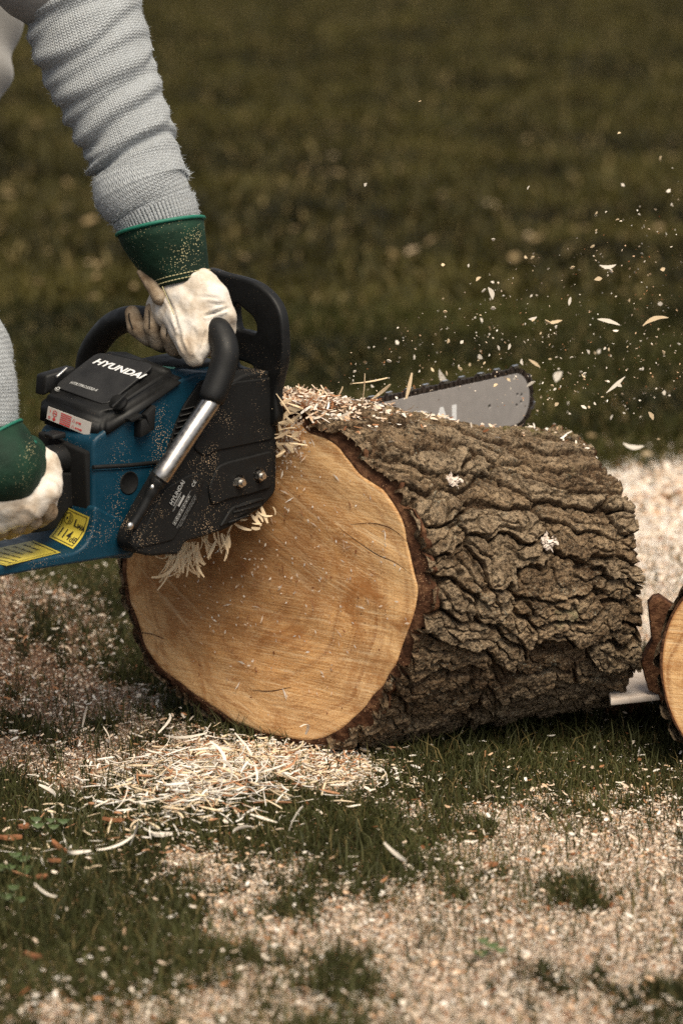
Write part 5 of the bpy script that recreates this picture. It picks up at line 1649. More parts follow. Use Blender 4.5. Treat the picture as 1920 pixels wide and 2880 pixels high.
# deck height as a function of the forward coordinate
rx = [p_.x for p_ in rp][::-1]; rzv = [p_.y for p_ in rp][::-1]
deckz = lambda x: np.interp(x, rx, rzv)
def deck_pt(u, v, off=0.0006):
    """first point of the deck and ramp surface on a line of sight"""
    best = None
    o3 = L(Vector(((CAM - SO) @ FV, (CAM - SO) @ SV, (CAM - SO) @ UV_)))
    rj = ray(u, v); d3 = L(Vector((rj @ FV, rj @ SV, rj @ UV_)))
    for t_ in np.arange(3.7, 4.7, 0.0008):
        p_ = o3 + d3 * t_
        if rx[0] <= p_.x <= rx[-1] and p_.z <= deckz(p_.x): return p_
        if p_.x > rx[-1]: return p_
    return p_
def bilin(c4, a_, b_): return ((c4[0][0] * (1 - a_) + c4[1][0] * a_) * (1 - b_) + (c4[3][0] * (1 - a_) + c4[2][0] * a_) * b_,
                               (c4[0][1] * (1 - a_) + c4[1][1] * a_) * (1 - b_) + (c4[3][1] * (1 - a_) + c4[2][1] * a_) * b_)
def sticker(name, c4, mat, parent, na=10, nb=12, warp=None, off=0.0012):
    V_ = []
    for j in range(nb + 1):
        for i in range(na + 1):
            a_, b_ = i / na, j / nb
            u, v = bilin(c4, a_, b_)
            if warp: u, v = warp(a_, b_, u, v)
            V_.append(deck_pt(u, v) + Vector((-0.5, -0.3, 0.8)).normalized() * off)
    F_ = [(j * (na + 1) + i, j * (na + 1) + i + 1, (j + 1) * (na + 1) + i + 1, (j + 1) * (na + 1) + i) for j in range(nb) for i in range(na)]
    me = bpy.data.meshes.new(name); me.from_pydata([tuple(v_) for v_ in V_], [], F_); me.update()
    return link(name, me, mat, parent, True)
s114 = [(139, 1512), (206, 1545), (253, 1456), (182, 1424)]
warp1 = lambda a_, b_, u, v: (u + 7 * math.sin(math.pi * b_), v + 5 * math.sin(math.pi * b_))
st1 = sticker('noise_label', s114, M['ylabel'], base_plate, warp=warp1)
def print_on(mes, c4, parent, name, mat, warp=None, off=0.0017):
    """flat artwork (0..1 square) laid on the sticker"""
    bm = bmesh.new()
    for me in mes: bm.from_mesh(me)
    for v_ in bm.verts:
        a_, b_ = v_.co.x, v_.co.y
        u, w_ = bilin(c4, a_, b_)
        if warp: u, w_ = warp(a_, b_, u, w_)
        v_.co = deck_pt(u, w_) + Vector((-0.5, -0.3, 0.8)).normalized() * off
    return link(name, bm_mesh(bm), mat, parent)
I4 = Matrix.Identity(4)
def strip(x0_, y0_, x1_, y1_, n_=10):
    out = []
    for k in range(n_):
        a_, b_ = k / n_, (k + 1) / n_
        if abs(x1_ - x0_) > abs(y1_ - y0_): out.append(rect_me(x0_ + (x1_ - x0_) * a_, y0_, x0_ + (x1_ - x0_) * b_, y1_, I4))
        else: out.append(rect_me(x0_, y0_ + (y1_ - y0_) * a_, x1_, y0_ + (y1_ - y0_) * b_, I4))
    return out
art = strip(0.07, 0.05, 0.93, 0.07) + strip(0.07, 0.93, 0.93, 0.95) + strip(0.07, 0.05, 0.095, 0.95) + strip(0.905, 0.05, 0.93, 0.95)
def tx(s, size, x, y, bold=0.0, xs=1.0): return text_mesh(s, size, Matrix.Translation((x, y, 0)), 0, bold, 0.0, xscale=xs)
art += [tx('114', 0.42, 0.14, 0.16, 0.006, 0.82), tx('dB', 0.26, 0.66, 0.14, 0.003), tx('L', 0.30, 0.52, 0.58, 0.012), tx('WA', 0.18, 0.66, 0.57, 0.01)]
art += [ring_me(0.28, 0.73, 0.155, 0.175, I4, 8), ring_me(0.26, 0.73, 0.115, 0.13, I4, 12, -1.4, 1.4), ring_me(0.26, 0.73, 0.08, 0.095, I4, 10, -1.4, 1.4), ring_me(0.26, 0.73, 0.045, 0.06, I4, 10, -1.4, 1.4), ring_me(0.22, 0.73, 0.0, 0.04, I4, 8)]
print_on(art, s114, st1, 'label_print', M['black_ink'], warp1)
s2 = [(-40, 1603), (36, 1591), (173, 1554), (96, 1521)]
s2 = [(-60, 1612), (30, 1592), (172, 1555), (95, 1521)]
s2 = [(-110, 1566), (20, 1592), (172, 1555), (96, 1521)]
st2 = sticker('warning_label', s2, M['ylabel'], base_plate, off=0.0010)
art = strip(0.05, 0.04, 0.95, 0.06) + strip(0.05, 0.94, 0.95, 0.96) + strip(0.93, 0.04, 0.95, 0.96)
for k, s_ in enumerate(('ATTENTION  WARNING', 'lire le manuel avant usage', 'porter casque et gants', 'risque de rebond', 'tenir a deux mains', 'read the manual')):
    art.append(tx(s_, 0.085, 0.10, 0.12 + k * 0.135, 0.001, 0.9))
print_on(art, s2, st2, 'label_print', M['black_ink'], None, 0.0014)

# stringy shavings packed under the cover, each hanging strip its own
rr = random.Random(9)
for k in range(70):
    if k < 38: u, v = rr.uniform(478, 560), rr.uniform(1530, 1560); L_ = rr.uniform(50, 130); an_ = rr.gauss(-97, 13)
    elif k < 58: u, v = rr.uniform(560, 650), rr.uniform(1495, 1530); L_ = rr.uniform(35, 75); an_ = rr.gauss(-80, 25)
    else: u, v = rr.uniform(640, 770), rr.uniform(1420, 1500); L_ = rr.uniform(25, 60); an_ = rr.gauss(-50, 30)
    a0 = at(u, v - 8, 4.36)
    ln_ = L_ / 2115
    d = Vector((math.cos(rad(an_)), rr.gauss(0.0, 0.12), math.sin(rad(an_)))).normalized()
    P_ = [Vector((0, 0, 0))]; cu = rr.gauss(0, 1.0)
    for i in range(7):
        P_.append(P_[-1] + d * ln_ / 7); d = Matrix.Rotation(cu / 7, 3, 'Y') @ d
    V_, F_ = ribbon(P_, rr.uniform(0.0005, 0.0026), Vector((1, 0, 0.15)), rr.gauss(0, 0.7))
    me = bpy.data.meshes.new('s'); me.from_pydata([tuple(v_) for v_ in V_], [], F_); me.update()
    o = link('hanging_shaving', me, M['shaving']); o.location = Vector(a0)
    tag(o, 'cream wood strip hanging from beneath the black clutch cover', 'wood shaving', 'shavings hanging under the saw')
# stuffed splinters between cover and log at the upper right of the cover
for k in range(26):
    u, v = rr.uniform(785, 840), rr.uniform(1130, 1290)
    ln_ = rr.uniform(25, 80) / 2080
    an_ = rr.uniform(-80, 60)
    me = shaving_mesh(ln_, rr.uniform(0.0012, 0.0036), rr.gauss(0, 0.5), rr, 0.3)
    o = link('packed_splinter', me, M['shaving'])
    o.matrix_world = Matrix.Translation(Vector(face_pt(u, v, rr.uniform(0.006, 0.03)))) @ Matrix.Rotation(rad(90), 4, 'X') @ Matrix.Rotation(rad(an_), 4, 'Z')
    tag(o, 'cream splinter packed against the front edge of the saw and the log', 'splinter', 'splinters packed at the front of the saw')

# ================================================================== THE PERSON
def W(u, v, f): return saw2w(qf(u, v, f))          # on a plane square to the saw's length
def WS(u, v, s): return saw2w(q(u, v, s))
def shift(p, df=0, ds=0, du=0): return p + Vector(FV) * df + Vector(SV) * ds + Vector((0, 0, du))
wristL = W(512, 778, f0 - 0.005)
shL = Vector((-0.47, 0.16, 1.20)); shR = Vector((-0.80, -0.26, 1.22))
wristR = WS(10, 1290, -0.05)
wristR = Vector((-0.50, wristR.y, wristR.z))
wr_r = Vector(at(0, 1335, 4.20)); el_r = Vector(at(-330, 600, 4.08))
el_l = wristL + (shL - wristL) * 0.47 + Vector((0.03, 0.0, 0.0))
hip = Vector((-1.12, -0.20, 0.93)); neck = Vector((-0.60, -0.02, 1.34)); head = Vector((-0.47, 0.06, 1.46))
mid_t = (hip + neck) / 2 + Vector((-0.04, 0, 0.06))
hipL = hip + Vector((-0.05, 0.11, -0.04)); hipR = hip + Vector((0.05, -0.11, -0.04))
knL = Vector((-0.86, 0.10, 0.50)); knR = Vector((-1.02, -0.42, 0.50))
anL = Vector((-1.00, 0.18, 0.09)); anR = Vector((-1.35, -0.45, 0.09))
person_chains = [
    [(hip, 0.135), (mid_t, 0.125), (neck - Vector((0.06, 0.02, 0.09)), 0.125), (neck, 0.055), (head - Vector((0.03, 0.01, 0.05)), 0.052)],
    [(head - Vector((0.01, 0, 0.02)), 0.078), (head + Vector((-0.005, 0, 0.045)), 0.088)], [(head + Vector((0.03, 0.02, -0.07)), 0.045), (head + Vector((0.045, 0.03, -0.035)), 0.05)],
    [(head + Vector((0.075, 0.052, -0.012)), 0.012), (head + Vector((0.098, 0.066, -0.035)), 0.014)],
    [(head + Vector((-0.06, 0.07, 0.0)), 0.012), (head + Vector((-0.06, 0.07, 0.03)), 0.014)], [(head + Vector((0.035, -0.085, 0.0)), 0.012), (head + Vector((0.035, -0.085, 0.03)), 0.014)],
    [(neck - Vector((0.07, 0.02, 0.08)), 0.10), (shL, 0.062), (el_l, 0.045), (wristL, 0.028)],
    [(neck - Vector((0.07, 0.02, 0.08)), 0.10), (shR, 0.062), (el_r, 0.045), (wr_r, 0.028)],
    [(hip, 0.13), (hipL, 0.105), (knL, 0.062), (anL, 0.040)], [(hip, 0.13), (hipR, 0.105), (knR, 0.062), (anR, 0.040)],
    [(anL, 0.04), (anL + Vector((0.02, 0.01, -0.045)), 0.038), (anL + Vector((0.15, 0.05, -0.055)), 0.03)], [(anR, 0.04), (anR + Vector((0.02, 0.01, -0.045)), 0.038), (anR + Vector((0.15, 0.05, -0.055)), 0.03)],
]
base_p = Vector((-1.1, -0.1, 0.0))
def rel(chs): return [[(Vector(p) - base_p, r_) for p, r_ in c_] for c_ in chs]
person = blob('person', rel(person_chains), M['skin'], None, 0.007, 5)
person.location = base_p
tag(person, 'person in a pale grey knitted sweater leaning over, gripping the chainsaw in work gloves', 'person')
# eyes and mouth
for sgn in (-1, 1):
    c = head + Vector((0.073, 0.050, 0.012)) + Vector((-0.55, 0.83, 0)).normalized() * 0.030 * sgn
    bm = bmesh.new(); bmesh.ops.create_uvsphere(bm, u_segments=12, v_segments=8, radius=0.011); bm.transform(Matrix.Translation(c - base_p))
    link('eye', bm_mesh(bm), M['white_ink'], person, True)
hair = blob('hair', rel([[(head + Vector((-0.02, -0.01, 0.06)), 0.092), (head + Vector((-0.055, -0.03, 0.0)), 0.080)], [(head + Vector((0.02, 0.0, 0.085)), 0.07), (head + Vector((-0.01, -0.01, 0.09)), 0.075)]]), M['hair'], person, 0.006, 4)
blob('trousers', rel([[(hip + Vector((0.03, 0, 0.10)), 0.145), (hip, 0.150)], [(hip, 0.145), (hipL, 0.122), (knL, 0.080), (anL + Vector((0, 0, 0.02)), 0.062)], [(hip, 0.145), (hipR, 0.122), (knR, 0.080), (anR + Vector((0, 0, 0.02)), 0.062)]]), M['trousers'], person, 0.007, 5)
for an_ in (anL, anR):
    blob('boot', rel([[(an_ + Vector((0, 0, 0.05)), 0.052), (an_ + Vector((0.01, 0, -0.038)), 0.052), (an_ + Vector((0.16, 0.055, -0.048)), 0.042)]]), M['boot'], person, 0.006, 4)
blob('sweater', rel([[(hip + Vector((0.06, 0.01, 0.06)), 0.160), (mid_t + Vector((0.01, 0, -0.02)), 0.165), (neck - Vector((0.07, 0.02, 0.10)), 0.155), (neck - Vector((0.02, 0, 0.02)), 0.075)],
                     [(neck - Vector((0.07, 0.02, 0.08)), 0.13), (shL - Vector((0.02, 0, 0.0)), 0.098), (shL + (el_l - shL) * 0.45, 0.088)],
                     [(neck - Vector((0.07, 0.02, 0.08)), 0.13), (shR, 0.085), (shR + (el_r - shR) * 0.4, 0.080)]]), M['knit_far'], person, 0.007, 6)
# the loose hem of the sweater hanging behind the arm
hang = [Vector(at(u, v, zc)) for u, v, zc in ((-30, -160, 4.95), (-18, 0, 4.95), (-48, 130, 4.95), (-75, 310, 4.95))]
V_, F_, S_ = tube_data(catmull(hang, 12), [0.060 - 0.004 * math.sin(k * 0.42) - 0.00045 * k for k in range(37)], 28)
V_ = [v_ + Vector((0.006 * math.sin(s_ * 80 + a_), 0, 0)) for v_, (s_, a_) in zip(V_, S_)]
F_ = F_ + [list(range(28))[::-1], [len(V_) - 28 + k for k in range(28)]]
me = bpy.data.meshes.new('hem'); me.from_pydata([tuple(v_ - base_p) for v_ in V_], [], F_); me.update()
link('sweater_hem', me, M['knit_far'], person, True)

def sleeve(name, path, radii, folds, mat, hang_=None, n=150, seed=0, u0=0.0, side=None):
    """knitted tube with slack folds; folds = list of (position 0..1, depth, width, skew)"""
    P_ = catmull(path, 30); m_ = len(P_)
    s_ = np.zeros(m_)
    for i in range(1, m_): s_[i] = s_[i - 1] + (P_[i] - P_[i - 1]).length
    rr_ = np.interp(s_, [s_[k * 30] if k * 30 < m_ else s_[-1] for k in range(len(path))], radii)
    T_ = [(P_[min(i + 1, m_ - 1)] - P_[max(i - 1, 0)]).normalized() for i in range(m_)]
    x = side if side is not None else Vector((0, -1, 0))
    V_ = []; UVs = []
    ln = s_[-1]
    phs = np.linspace(0, 2 * math.pi, n)
    S2, A2 = np.meshgrid(s_, phs, indexing='ij')
    R2_ = np.repeat(rr_[:, None], n, 1)
    for (c_, d_, w_, sk, am) in folds:
        pos = c_ * ln + sk * np.cos(A2 - am) + 0.026 * (vn(A2 / 2 / math.pi * 6, A2 * 0 + c_ * 90, seed, 6) - 0.5)
        t_ = (S2 - pos) / w_
        loc_ = 0.35 + 0.65 * (0.5 + 0.5 * np.cos(A2 - am)) * (0.25 + 1.4 * vn(A2 / 2 / math.pi * 7, A2 * 0 + c_ * 50, seed + 3, 7))
        R2_ = R2_ - d_ * loc_ * np.exp(-np.where(t_ < 0, t_ * t_ * 3.2, t_ * t_ * 0.8)) + 0.55 * d_ * loc_ * np.exp(-((t_ + 1.25) ** 2) * 1.3)
    R2_ = R2_ + 0.004 * (fbm(A2 / 2 / math.pi * 6, S2 * 25, seed + 7, 3, 6) - 0.5)
    for i in range(m_):
        x = (x - T_[i] * x.dot(T_[i])).normalized(); y = T_[i].cross(x)
        for j in range(n):
            a_ = phs[j]
            V_.append(tuple(P_[i] + (x * math.cos(a_) + y * math.sin(a_)) * R2_[i, j] - base_p))
            UVs.append((a_ * 0.062, s_[i] + u0))
    return link(name, mesh_np(name, V_, grid_faces(m_, n), uv=UVs), mat, person, True)

# left arm (seen in the middle of the picture)
dL = (wristL - el_l).normalized()
def armp(u, v, zc): return Vector(at(u, v, zc))
zw = (np.array(wristL) - CAM) @ np.array([0, cp, -sp])
pathL = [armp(155, -170, zw + 0.02), armp(225, 20, zw + 0.02), armp(280, 190, zw + 0.015), armp(345, 350, zw + 0.01), armp(388, 470, zw + 0.005), armp(400, 530, zw), armp(428, 580, zw), armp(452, 640, zw)]
radL = [0.086, 0.083, 0.077, 0.067, 0.060, 0.066, 0.056, 0.050]
fL = [(0.12, 0.0065, 0.018, 0.024, 0.9), (0.20, 0.007, 0.012, 0.028, 0.5), (0.275, 0.0035, 0.010, 0.018, 1.2), (0.345, 0.0068, 0.012, 0.028, 0.6), (0.42, 0.0045, 0.011, 0.018, 1.0), (0.49, 0.006, 0.012, 0.026, 0.5), (0.565, 0.005, 0.009, 0.018, 1.1), (0.64, 0.007, 0.011, 0.022, 0.7), (0.70, 0.004, 0.008, 0.016, 0.4), (0.762, 0.013, 0.007, 0.014, 1.4)]
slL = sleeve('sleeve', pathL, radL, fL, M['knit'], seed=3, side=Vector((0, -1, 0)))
slL['label'] = 'slack pale grey knitted sleeve with folds'
slv_c = sleeve('sleeve_cuff', [armp(432, 588, zw), armp(446, 622, zw), armp(462, 668, zw)], [0.0575, 0.0555, 0.050], [], M['rib'], seed=5, side=Vector((0, -1, 0)))

def fuzz(o, n_, seed):
    me_ = o.data; r_ = np.random.default_rng(seed)
    c_ = np.zeros(len(me_.vertices) * 3); me_.vertices.foreach_get('co', c_); c_ = c_.reshape(-1, 3)
    n__ = np.zeros(len(me_.vertices) * 3); me_.vertices.foreach_get('normal', n__); n__ = n__.reshape(-1, 3)
    i_ = r_.integers(0, len(c_), n_)
    p_ = c_[i_] + r_.normal(0, 0.0008, (n_, 3)); d_ = n__[i_] + r_.normal(0, 0.7, (n_, 3)); d_ /= np.linalg.norm(d_, axis=1)[:, None]
    l_ = r_.uniform(0.0008, 0.0028, n_)[:, None]; s_ = np.cross(d_, r_.normal(0, 1, (n_, 3))); s_ = s_ / np.linalg.norm(s_, axis=1)[:, None] * 0.00016
    bend_ = r_.normal(0, 0.0012, (n_, 3))
    P_ = np.stack([p_ - s_, p_ + s_, p_ + d_ * l_ * 0.6 + s_ + bend_, p_ + d_ * l_ + bend_ * 2.2], 1)
    f_ = link('wool_fuzz', mesh_np('wool_fuzz', P_.reshape(-1, 3), np.arange(n_ * 4).reshape(-1, 4), uv=np.zeros((n_ * 4, 2))), M['fuzz'], o); f_['kind'] = 'stuff'


t = NT('wool_fibre', 0.9, (0.46, 0.49, 0.52), spec=0.1); M['fuzz'] = t.m
fuzz(slL, 26000, 5); fuzz(slv_c, 5000, 7)

# left glove: green cuff, leather hand
def ring_tube(name, secs, mat, parent, n=60, thick=0.0016):
    """secs: list of (centre, radius x, radius y, xdir, ydir)"""
    V_ = []
    for c_, rx_, ry_, X_, Y_ in secs:
        for k in range(n):
            a_ = 2 * math.pi * k / n
            V_.append(tuple(c_ + X_ * math.cos(a_) * rx_ + Y_ * math.sin(a_) * ry_ - base_p))
    o = link(name, mesh_np(name, V_, grid_faces(len(secs), n, True)), mat, parent, True)
    m_ = o.modifiers.new('t', 'SOLIDIFY'); m_.thickness = thick; m_.offset = -1
    return o
VX = Vector((1, 0, 0)); VY = Vector((0, 1, 0)).normalized()
def cuffsec(ul, vl, ur, vr, zc, depth, wob=0.0):
    a_, b_ = Vector(at(ul, vl, zc)), Vector(at(ur, vr, zc))
    c_ = (a_ + b_) / 2
    X_ = (b_ - a_).normalized()
    view = Vector((0, cp, -sp))
    Y_ = (view - X_ * view.dot(X_)).normalized()
    return (c_, (b_ - a_).length / 2, depth, X_, Y_)
ct = cuffsec(330, 662, 573, 612, zw, 0.064)
# tilt the mouth of the cuff so that its near lip dips in the middle
cs_ = [ct, cuffsec(344, 694, 577, 650, zw, 0.060), cuffsec(368, 732, 582, 690, zw, 0.050), cuffsec(392, 764, 586, 735, zw, 0.042), cuffsec(438, 802, 590, 770, zw - 0.002, 0.034), cuffsec(446, 812, 590, 782, zw - 0.002, 0.033)]
glove = blob('glove', rel([
    [(W(515, 795, f0), 0.033), (W(528, 838, f0 - 0.004), 0.037), (W(548, 870, f0 - 0.004), 0.036)],
    [(W(560, 805, f0), 0.026), (W(592, 845, f0 + 0.002), 0.027), (W(618, 880, f0 + 0.008), 0.020)],
    [(W(490, 820, f0 - 0.004), 0.026), (W(505, 870, f0 - 0.014), 0.028), (W(530, 925, f0 - 0.024), 0.027), (W(544, 975, f0 - 0.032), 0.021), (W(548, 1002, f0 - 0.034), 0.0150)],
    [(W(560, 870, f0 - 0.008), 0.030), (W(560, 930, f0 - 0.020), 0.024), (W(562, 980, f0 - 0.028), 0.016)],
    [(W(515, 900, f0 - 0.024), 0.026), (W(545, 990, f0 - 0.036), 0.015)],
    [(W(462, 822, f0 - 0.006), 0.018), (W(462, 860, f0 - 0.012), 0.024), (W(492, 890, f0 - 0.02), 0.024)],
    [(W(600, 865, f0 + 0.006), 0.022), (W(634, 888, f0 + 0.012), 0.0150), (W(640, 925, f0 + 0.022), 0.0125), (W(622, 960, f0 + 0.012), 0.0115), (W(600, 985, f0 - 0.006), 0.0115)],
]), M['leather'], person, 0.0028, 14)
glove['label'] = 'left work glove of off-white leather gripping the front handle'
# wrinkles where the leather folds over the thumb and knuckles
gm = glove.data
co = np.zeros(len(gm.vertices) * 3); gm.vertices.foreach_get('co', co); co = co.reshape(-1, 3)
no = np.zeros(len(gm.vertices) * 3); gm.vertices.foreach_get('normal', no); no = no.reshape(-1, 3)
ww = 1 - np.abs(fbm(co[:, 0] * 55 + co[:, 2] * 35, co[:, 2] * 22 - co[:, 0] * 18, 5, 3) * 2 - 1)
co = co + no * ((ww - 0.7) * 0.0040)[:, None]
gm.vertices.foreach_set('co', co.ravel()); gm.update()
def crease(o, lines, loc=base_p):
    """press folds into a surface along lines seen from the front"""
    me_ = o.data
    c_ = np.zeros(len(me_.vertices) * 3); me_.vertices.foreach_get('co', c_); c_ = c_.reshape(-1, 3)
    n_ = np.zeros(len(me_.vertices) * 3); me_.vertices.foreach_get('normal', n_); n_ = n_.reshape(-1, 3)
    d_ = c_ + np.array(loc) - CAM
    zc_ = d_[:, 1] * cp - d_[:, 2] * sp; yc_ = d_[:, 1] * sp + d_[:, 2] * cp
    U_ = 960 + FP * d_[:, 0] / zc_; V_ = 1440 - FP * yc_ / zc_
    facing = np.clip(-(n_ * d_).sum(1) / np.linalg.norm(d_, axis=1) * 2, 0, 1)
    for pts_, w_, dep in lines:
        pp_ = [(p.x, p.y) for p in catmull([(a_, b_, 0) for a_, b_ in pts_], 5)]
        best = np.full(len(c_), 1e9); tt_ = np.zeros(len(c_))
        for i, ((ax, ay), (bx_, by_)) in enumerate(zip(pp_, pp_[1:])):
            l2 = (bx_ - ax) ** 2 + (by_ - ay) ** 2 + 1e-9
            t_ = np.clip(((U_ - ax) * (bx_ - ax) + (V_ - ay) * (by_ - ay)) / l2, 0, 1)
            dd = np.hypot(U_ - ax - t_ * (bx_ - ax), V_ - ay - t_ * (by_ - ay))
            m_ = dd < best; best = np.where(m_, dd, best); tt_ = np.where(m_, (i + t_) / (len(pp_) - 1), tt_)
        fade = np.sin(np.pi * np.clip(tt_ * 0.9 + 0.08, 0, 1)) ** 0.5
        prof_ = -np.exp(-(best / w_) ** 2) + 0.45 * np.exp(-((best - 2.2 * w_) / (1.2 * w_)) ** 2)
        c_ = c_ + n_ * (dep * prof_ * fade * facing)[:, None]
    me_.vertices.foreach_set('co', c_.ravel()); me_.update()


crease(glove, [([(578, 888), (600, 880), (622, 872), (640, 868)], 3.5, 0.0060), ([(455, 806), (470, 840), (486, 870), (500, 920), (522, 985)], 3.5, 0.0032),
               ([(520, 948), (530, 970), (540, 990)], 3.0, 0.0030), ([(580, 930), (574, 955), (566, 985)], 3.0, 0.0028), ([(590, 850), (610, 856), (632, 858)], 4, 0.0022),
               ([(560, 835), (590, 836), (618, 842)], 4, 0.0016), ([(500, 940), (508, 965), (520, 992)], 3, 0.002), ([(545, 925), (552, 950), (550, 980)], 4, 0.0018)])
tube('seam', [Vector(p) - base_p for p in catmull([at(457, 806, zw - 0.040), at(474, 845, zw - 0.044), at(490, 885, zw - 0.052)], 4)], 0.0006, M['thread'], glove, 6)
# three curled fingers under the bar, tips showing on the near side
for k, (tu, tv, mu, mv, bu, bv) in enumerate(((372, 880, 384, 920, 420, 950), (428, 872, 430, 920, 446, 962), (478, 898, 478, 940, 490, 978))):
    fg = blob('glove_finger', rel([[(W(tu, tv, f0 - 0.031), 0.0105), (W(mu, mv, f0 - 0.033), 0.0135), (W(bu, bv, f0 - 0.022), 0.0125), (W(bu + 14, bv + 6, f0 + 0.004), 0.0125), (W(bu + 18, bv - 40, f0 + 0.030), 0.0130), (W(bu + 20, bv - 92, f0 + 0.024), 0.0150), (W(min(bu + 50, 520), 850, f0 + 0.002), 0.020)]]), M['suede'], glove, 0.0022, 5)
    # the seam down the fingertip
    sm_ = [shift(W(tu + 3, tv - 3, f0 - 0.031), -0.0112, 0.0045), shift(W(tu + 6, tv + 14, f0 - 0.032), -0.0128, 0.0050), shift(W(mu + 6, mv + 2, f0 - 0.033), -0.0140, 0.005)]
    tube('seam', [p - base_p for p in catmull(sm_, 4)], 0.0008, M['dark'], fg, 6)
# palm patch and the suede tab below the cuff
blob('glove_tab', rel([[(Vector(at(392, 765, zw - 0.012)), 0.004), (Vector(at(420, 805, zw - 0.012)), 0.006)], [(Vector(at(408, 758, zw - 0.012)), 0.004), (Vector(at(438, 800, zw - 0.014)), 0.006)],
                       [(Vector(at(420, 760, zw - 0.008)), 0.005), (Vector(at(430, 812, zw - 0.014)), 0.008), (Vector(at(450, 835, zw - 0.014)), 0.012)]]), M['suede'], glove, 0.0020, 5)
gc = ring_tube('glove_cuff', cs_, M['green'], glove)
gc.data['x'] = 1
gc['label'] = 'green canvas cuff dusted with sawdust'
def ring_path(sec, off=0.0, n=60, scale=1.0):
    c_, rx_, ry_, X_, Y_ = sec
    return [c_ + X_ * math.cos(2 * math.pi * k / n) * (rx_ + off) + Y_ * math.sin(2 * math.pi * k / n) * (ry_ + off) - base_p for k in range(n + 1)]
tube('cuff_binding', ring_path(ct, 0.0006), 0.0026, M['green_edge'], gc, 8)
for sec_ in (cuffsec(432, 793, 589, 759, zw - 0.002, 0.0350), cuffsec(440, 804, 590, 772, zw - 0.002, 0.0345)):
    rp_ = ring_path(sec_, 0.0010, 96)
    bm = bmesh.new()
    for k in range(0, 96, 2): capsule(bm, rp_[k], rp_[k + 1], 0.0007, 0.0007, 6)
    link('stitching', bm_mesh(bm), M['thread'], gc)

# right arm and glove at the left edge
zr = 4.12
fR = [(0.25, 0.006, 0.016, 0.02, 2.8), (0.5, 0.004, 0.013, 0.02, 2.6), (0.7, 0.004, 0.013, 0.02, 2.9)]
slR = sleeve('sleeve', [armp(-330, 600, zr), armp(-190, 860, zr), armp(-92, 1000, zr), armp(-64, 1120, zr), armp(-60, 1210, zr), armp(-66, 1270, zr)], [0.074, 0.068, 0.058, 0.052, 0.049, 0.044], fR, M['knit'], seed=11, side=Vector((0, -1, 0)))
fuzz(slR, 12000, 6)
slR['label'] = 'pale knitted sleeve of the right arm'
secR = [cuffsec(-150, 1310, 60, 1182, zr, 0.056), cuffsec(-148, 1350, 84, 1212, zr, 0.058), cuffsec(-140, 1385, 98, 1246, zr, 0.058)]
gR = blob('glove', rel([[(Vector(at(-60, 1330, zr)), 0.055), (Vector(at(-10, 1370, zr + 0.01)), 0.056), (Vector(at(70, 1362, zr + 0.03)), 0.040), (Vector(at(112, 1350, zr + 0.04)), 0.028)],
                        [(Vector(at(-120, 1400, zr)), 0.05), (Vector(at(0, 1390, zr)), 0.046), (Vector(at(80, 1375, zr + 0.02)), 0.035)],
                        [(Vector(at(60, 1300, zr + 0.03)), 0.036), (Vector(at(118, 1318, zr + 0.03)), 0.026), (Vector(at(142, 1365, zr + 0.02)), 0.018), (Vector(at(130, 1412, zr + 0.01)), 0.0165)], [(Vector(at(128, 1385, zr)), 0.020), (Vector(at(60, 1432, zr - 0.004)), 0.024), (Vector(at(-60, 1460, zr - 0.004)), 0.026)]]), M['leather'], person, 0.0032, 12)
gR['label'] = 'right work glove of off-white leather on the rear handle'
gm = gR.data
co = np.zeros(len(gm.vertices) * 3); gm.vertices.foreach_get('co', co); co = co.reshape(-1, 3)
no = np.zeros(len(gm.vertices) * 3); gm.vertices.foreach_get('normal', no); no = no.reshape(-1, 3)
ww = 1 - np.abs(fbm(co[:, 0] * 35 + co[:, 2] * 25, co[:, 2] * 30 - co[:, 0] * 18, 15, 3) * 2 - 1)
co = co + no * ((ww - 0.7) * 0.006)[:, None]
gm.vertices.foreach_set('co', co.ravel()); gm.update()
# fingers of the right glove curled round the rear handle
for k, ((a_, b_), (c_, d_), (e_, g_)) in enumerate((((120, 1400), (138, 1440), (110, 1462)), ((80, 1425), (96, 1462), (70, 1480)), ((36, 1445), (50, 1478), (26, 1494)), ((-10, 1460), (4, 1490), (-20, 1506)))):
    blob('glove_finger', rel([[(Vector(at(a_ - 20, b_ - 40, zr + 0.02)), 0.016), (Vector(at(a_, b_, zr - 0.004)), 0.0135), (Vector(at(c_, d_, zr + 0.010)), 0.0125), (Vector(at(e_, g_, zr + 0.035)), 0.0115)]]), M['suede'], gR, 0.0026, 4)
# green fabric back with an offset ridge, and the cuff flaring over the sleeve
bk = blob('glove_back', rel([[(Vector(at(-70, 1300, zr - 0.018)), 0.060), (Vector(at(0, 1312, zr - 0.014)), 0.056), (Vector(at(46, 1306, zr + 0.004)), 0.040), (Vector(at(74, 1280, zr + 0.02)), 0.028)]]), M['green'], gR, 0.0032, 8)
bk['label'] = 'green canvas back of the right glove'
gcr = ring_tube('glove_cuff', secR, M['green'], gR)
tube('cuff_binding', ring_path(secR[2], 0.001), 0.0030, M['green_edge'], gcr, 8)
tube('cuff_binding', ring_path(secR[0], 0.0006), 0.0022, M['green_edge'], gcr, 8)

# ================================================================== FLYING CHIPS
rr = random.Random(21)
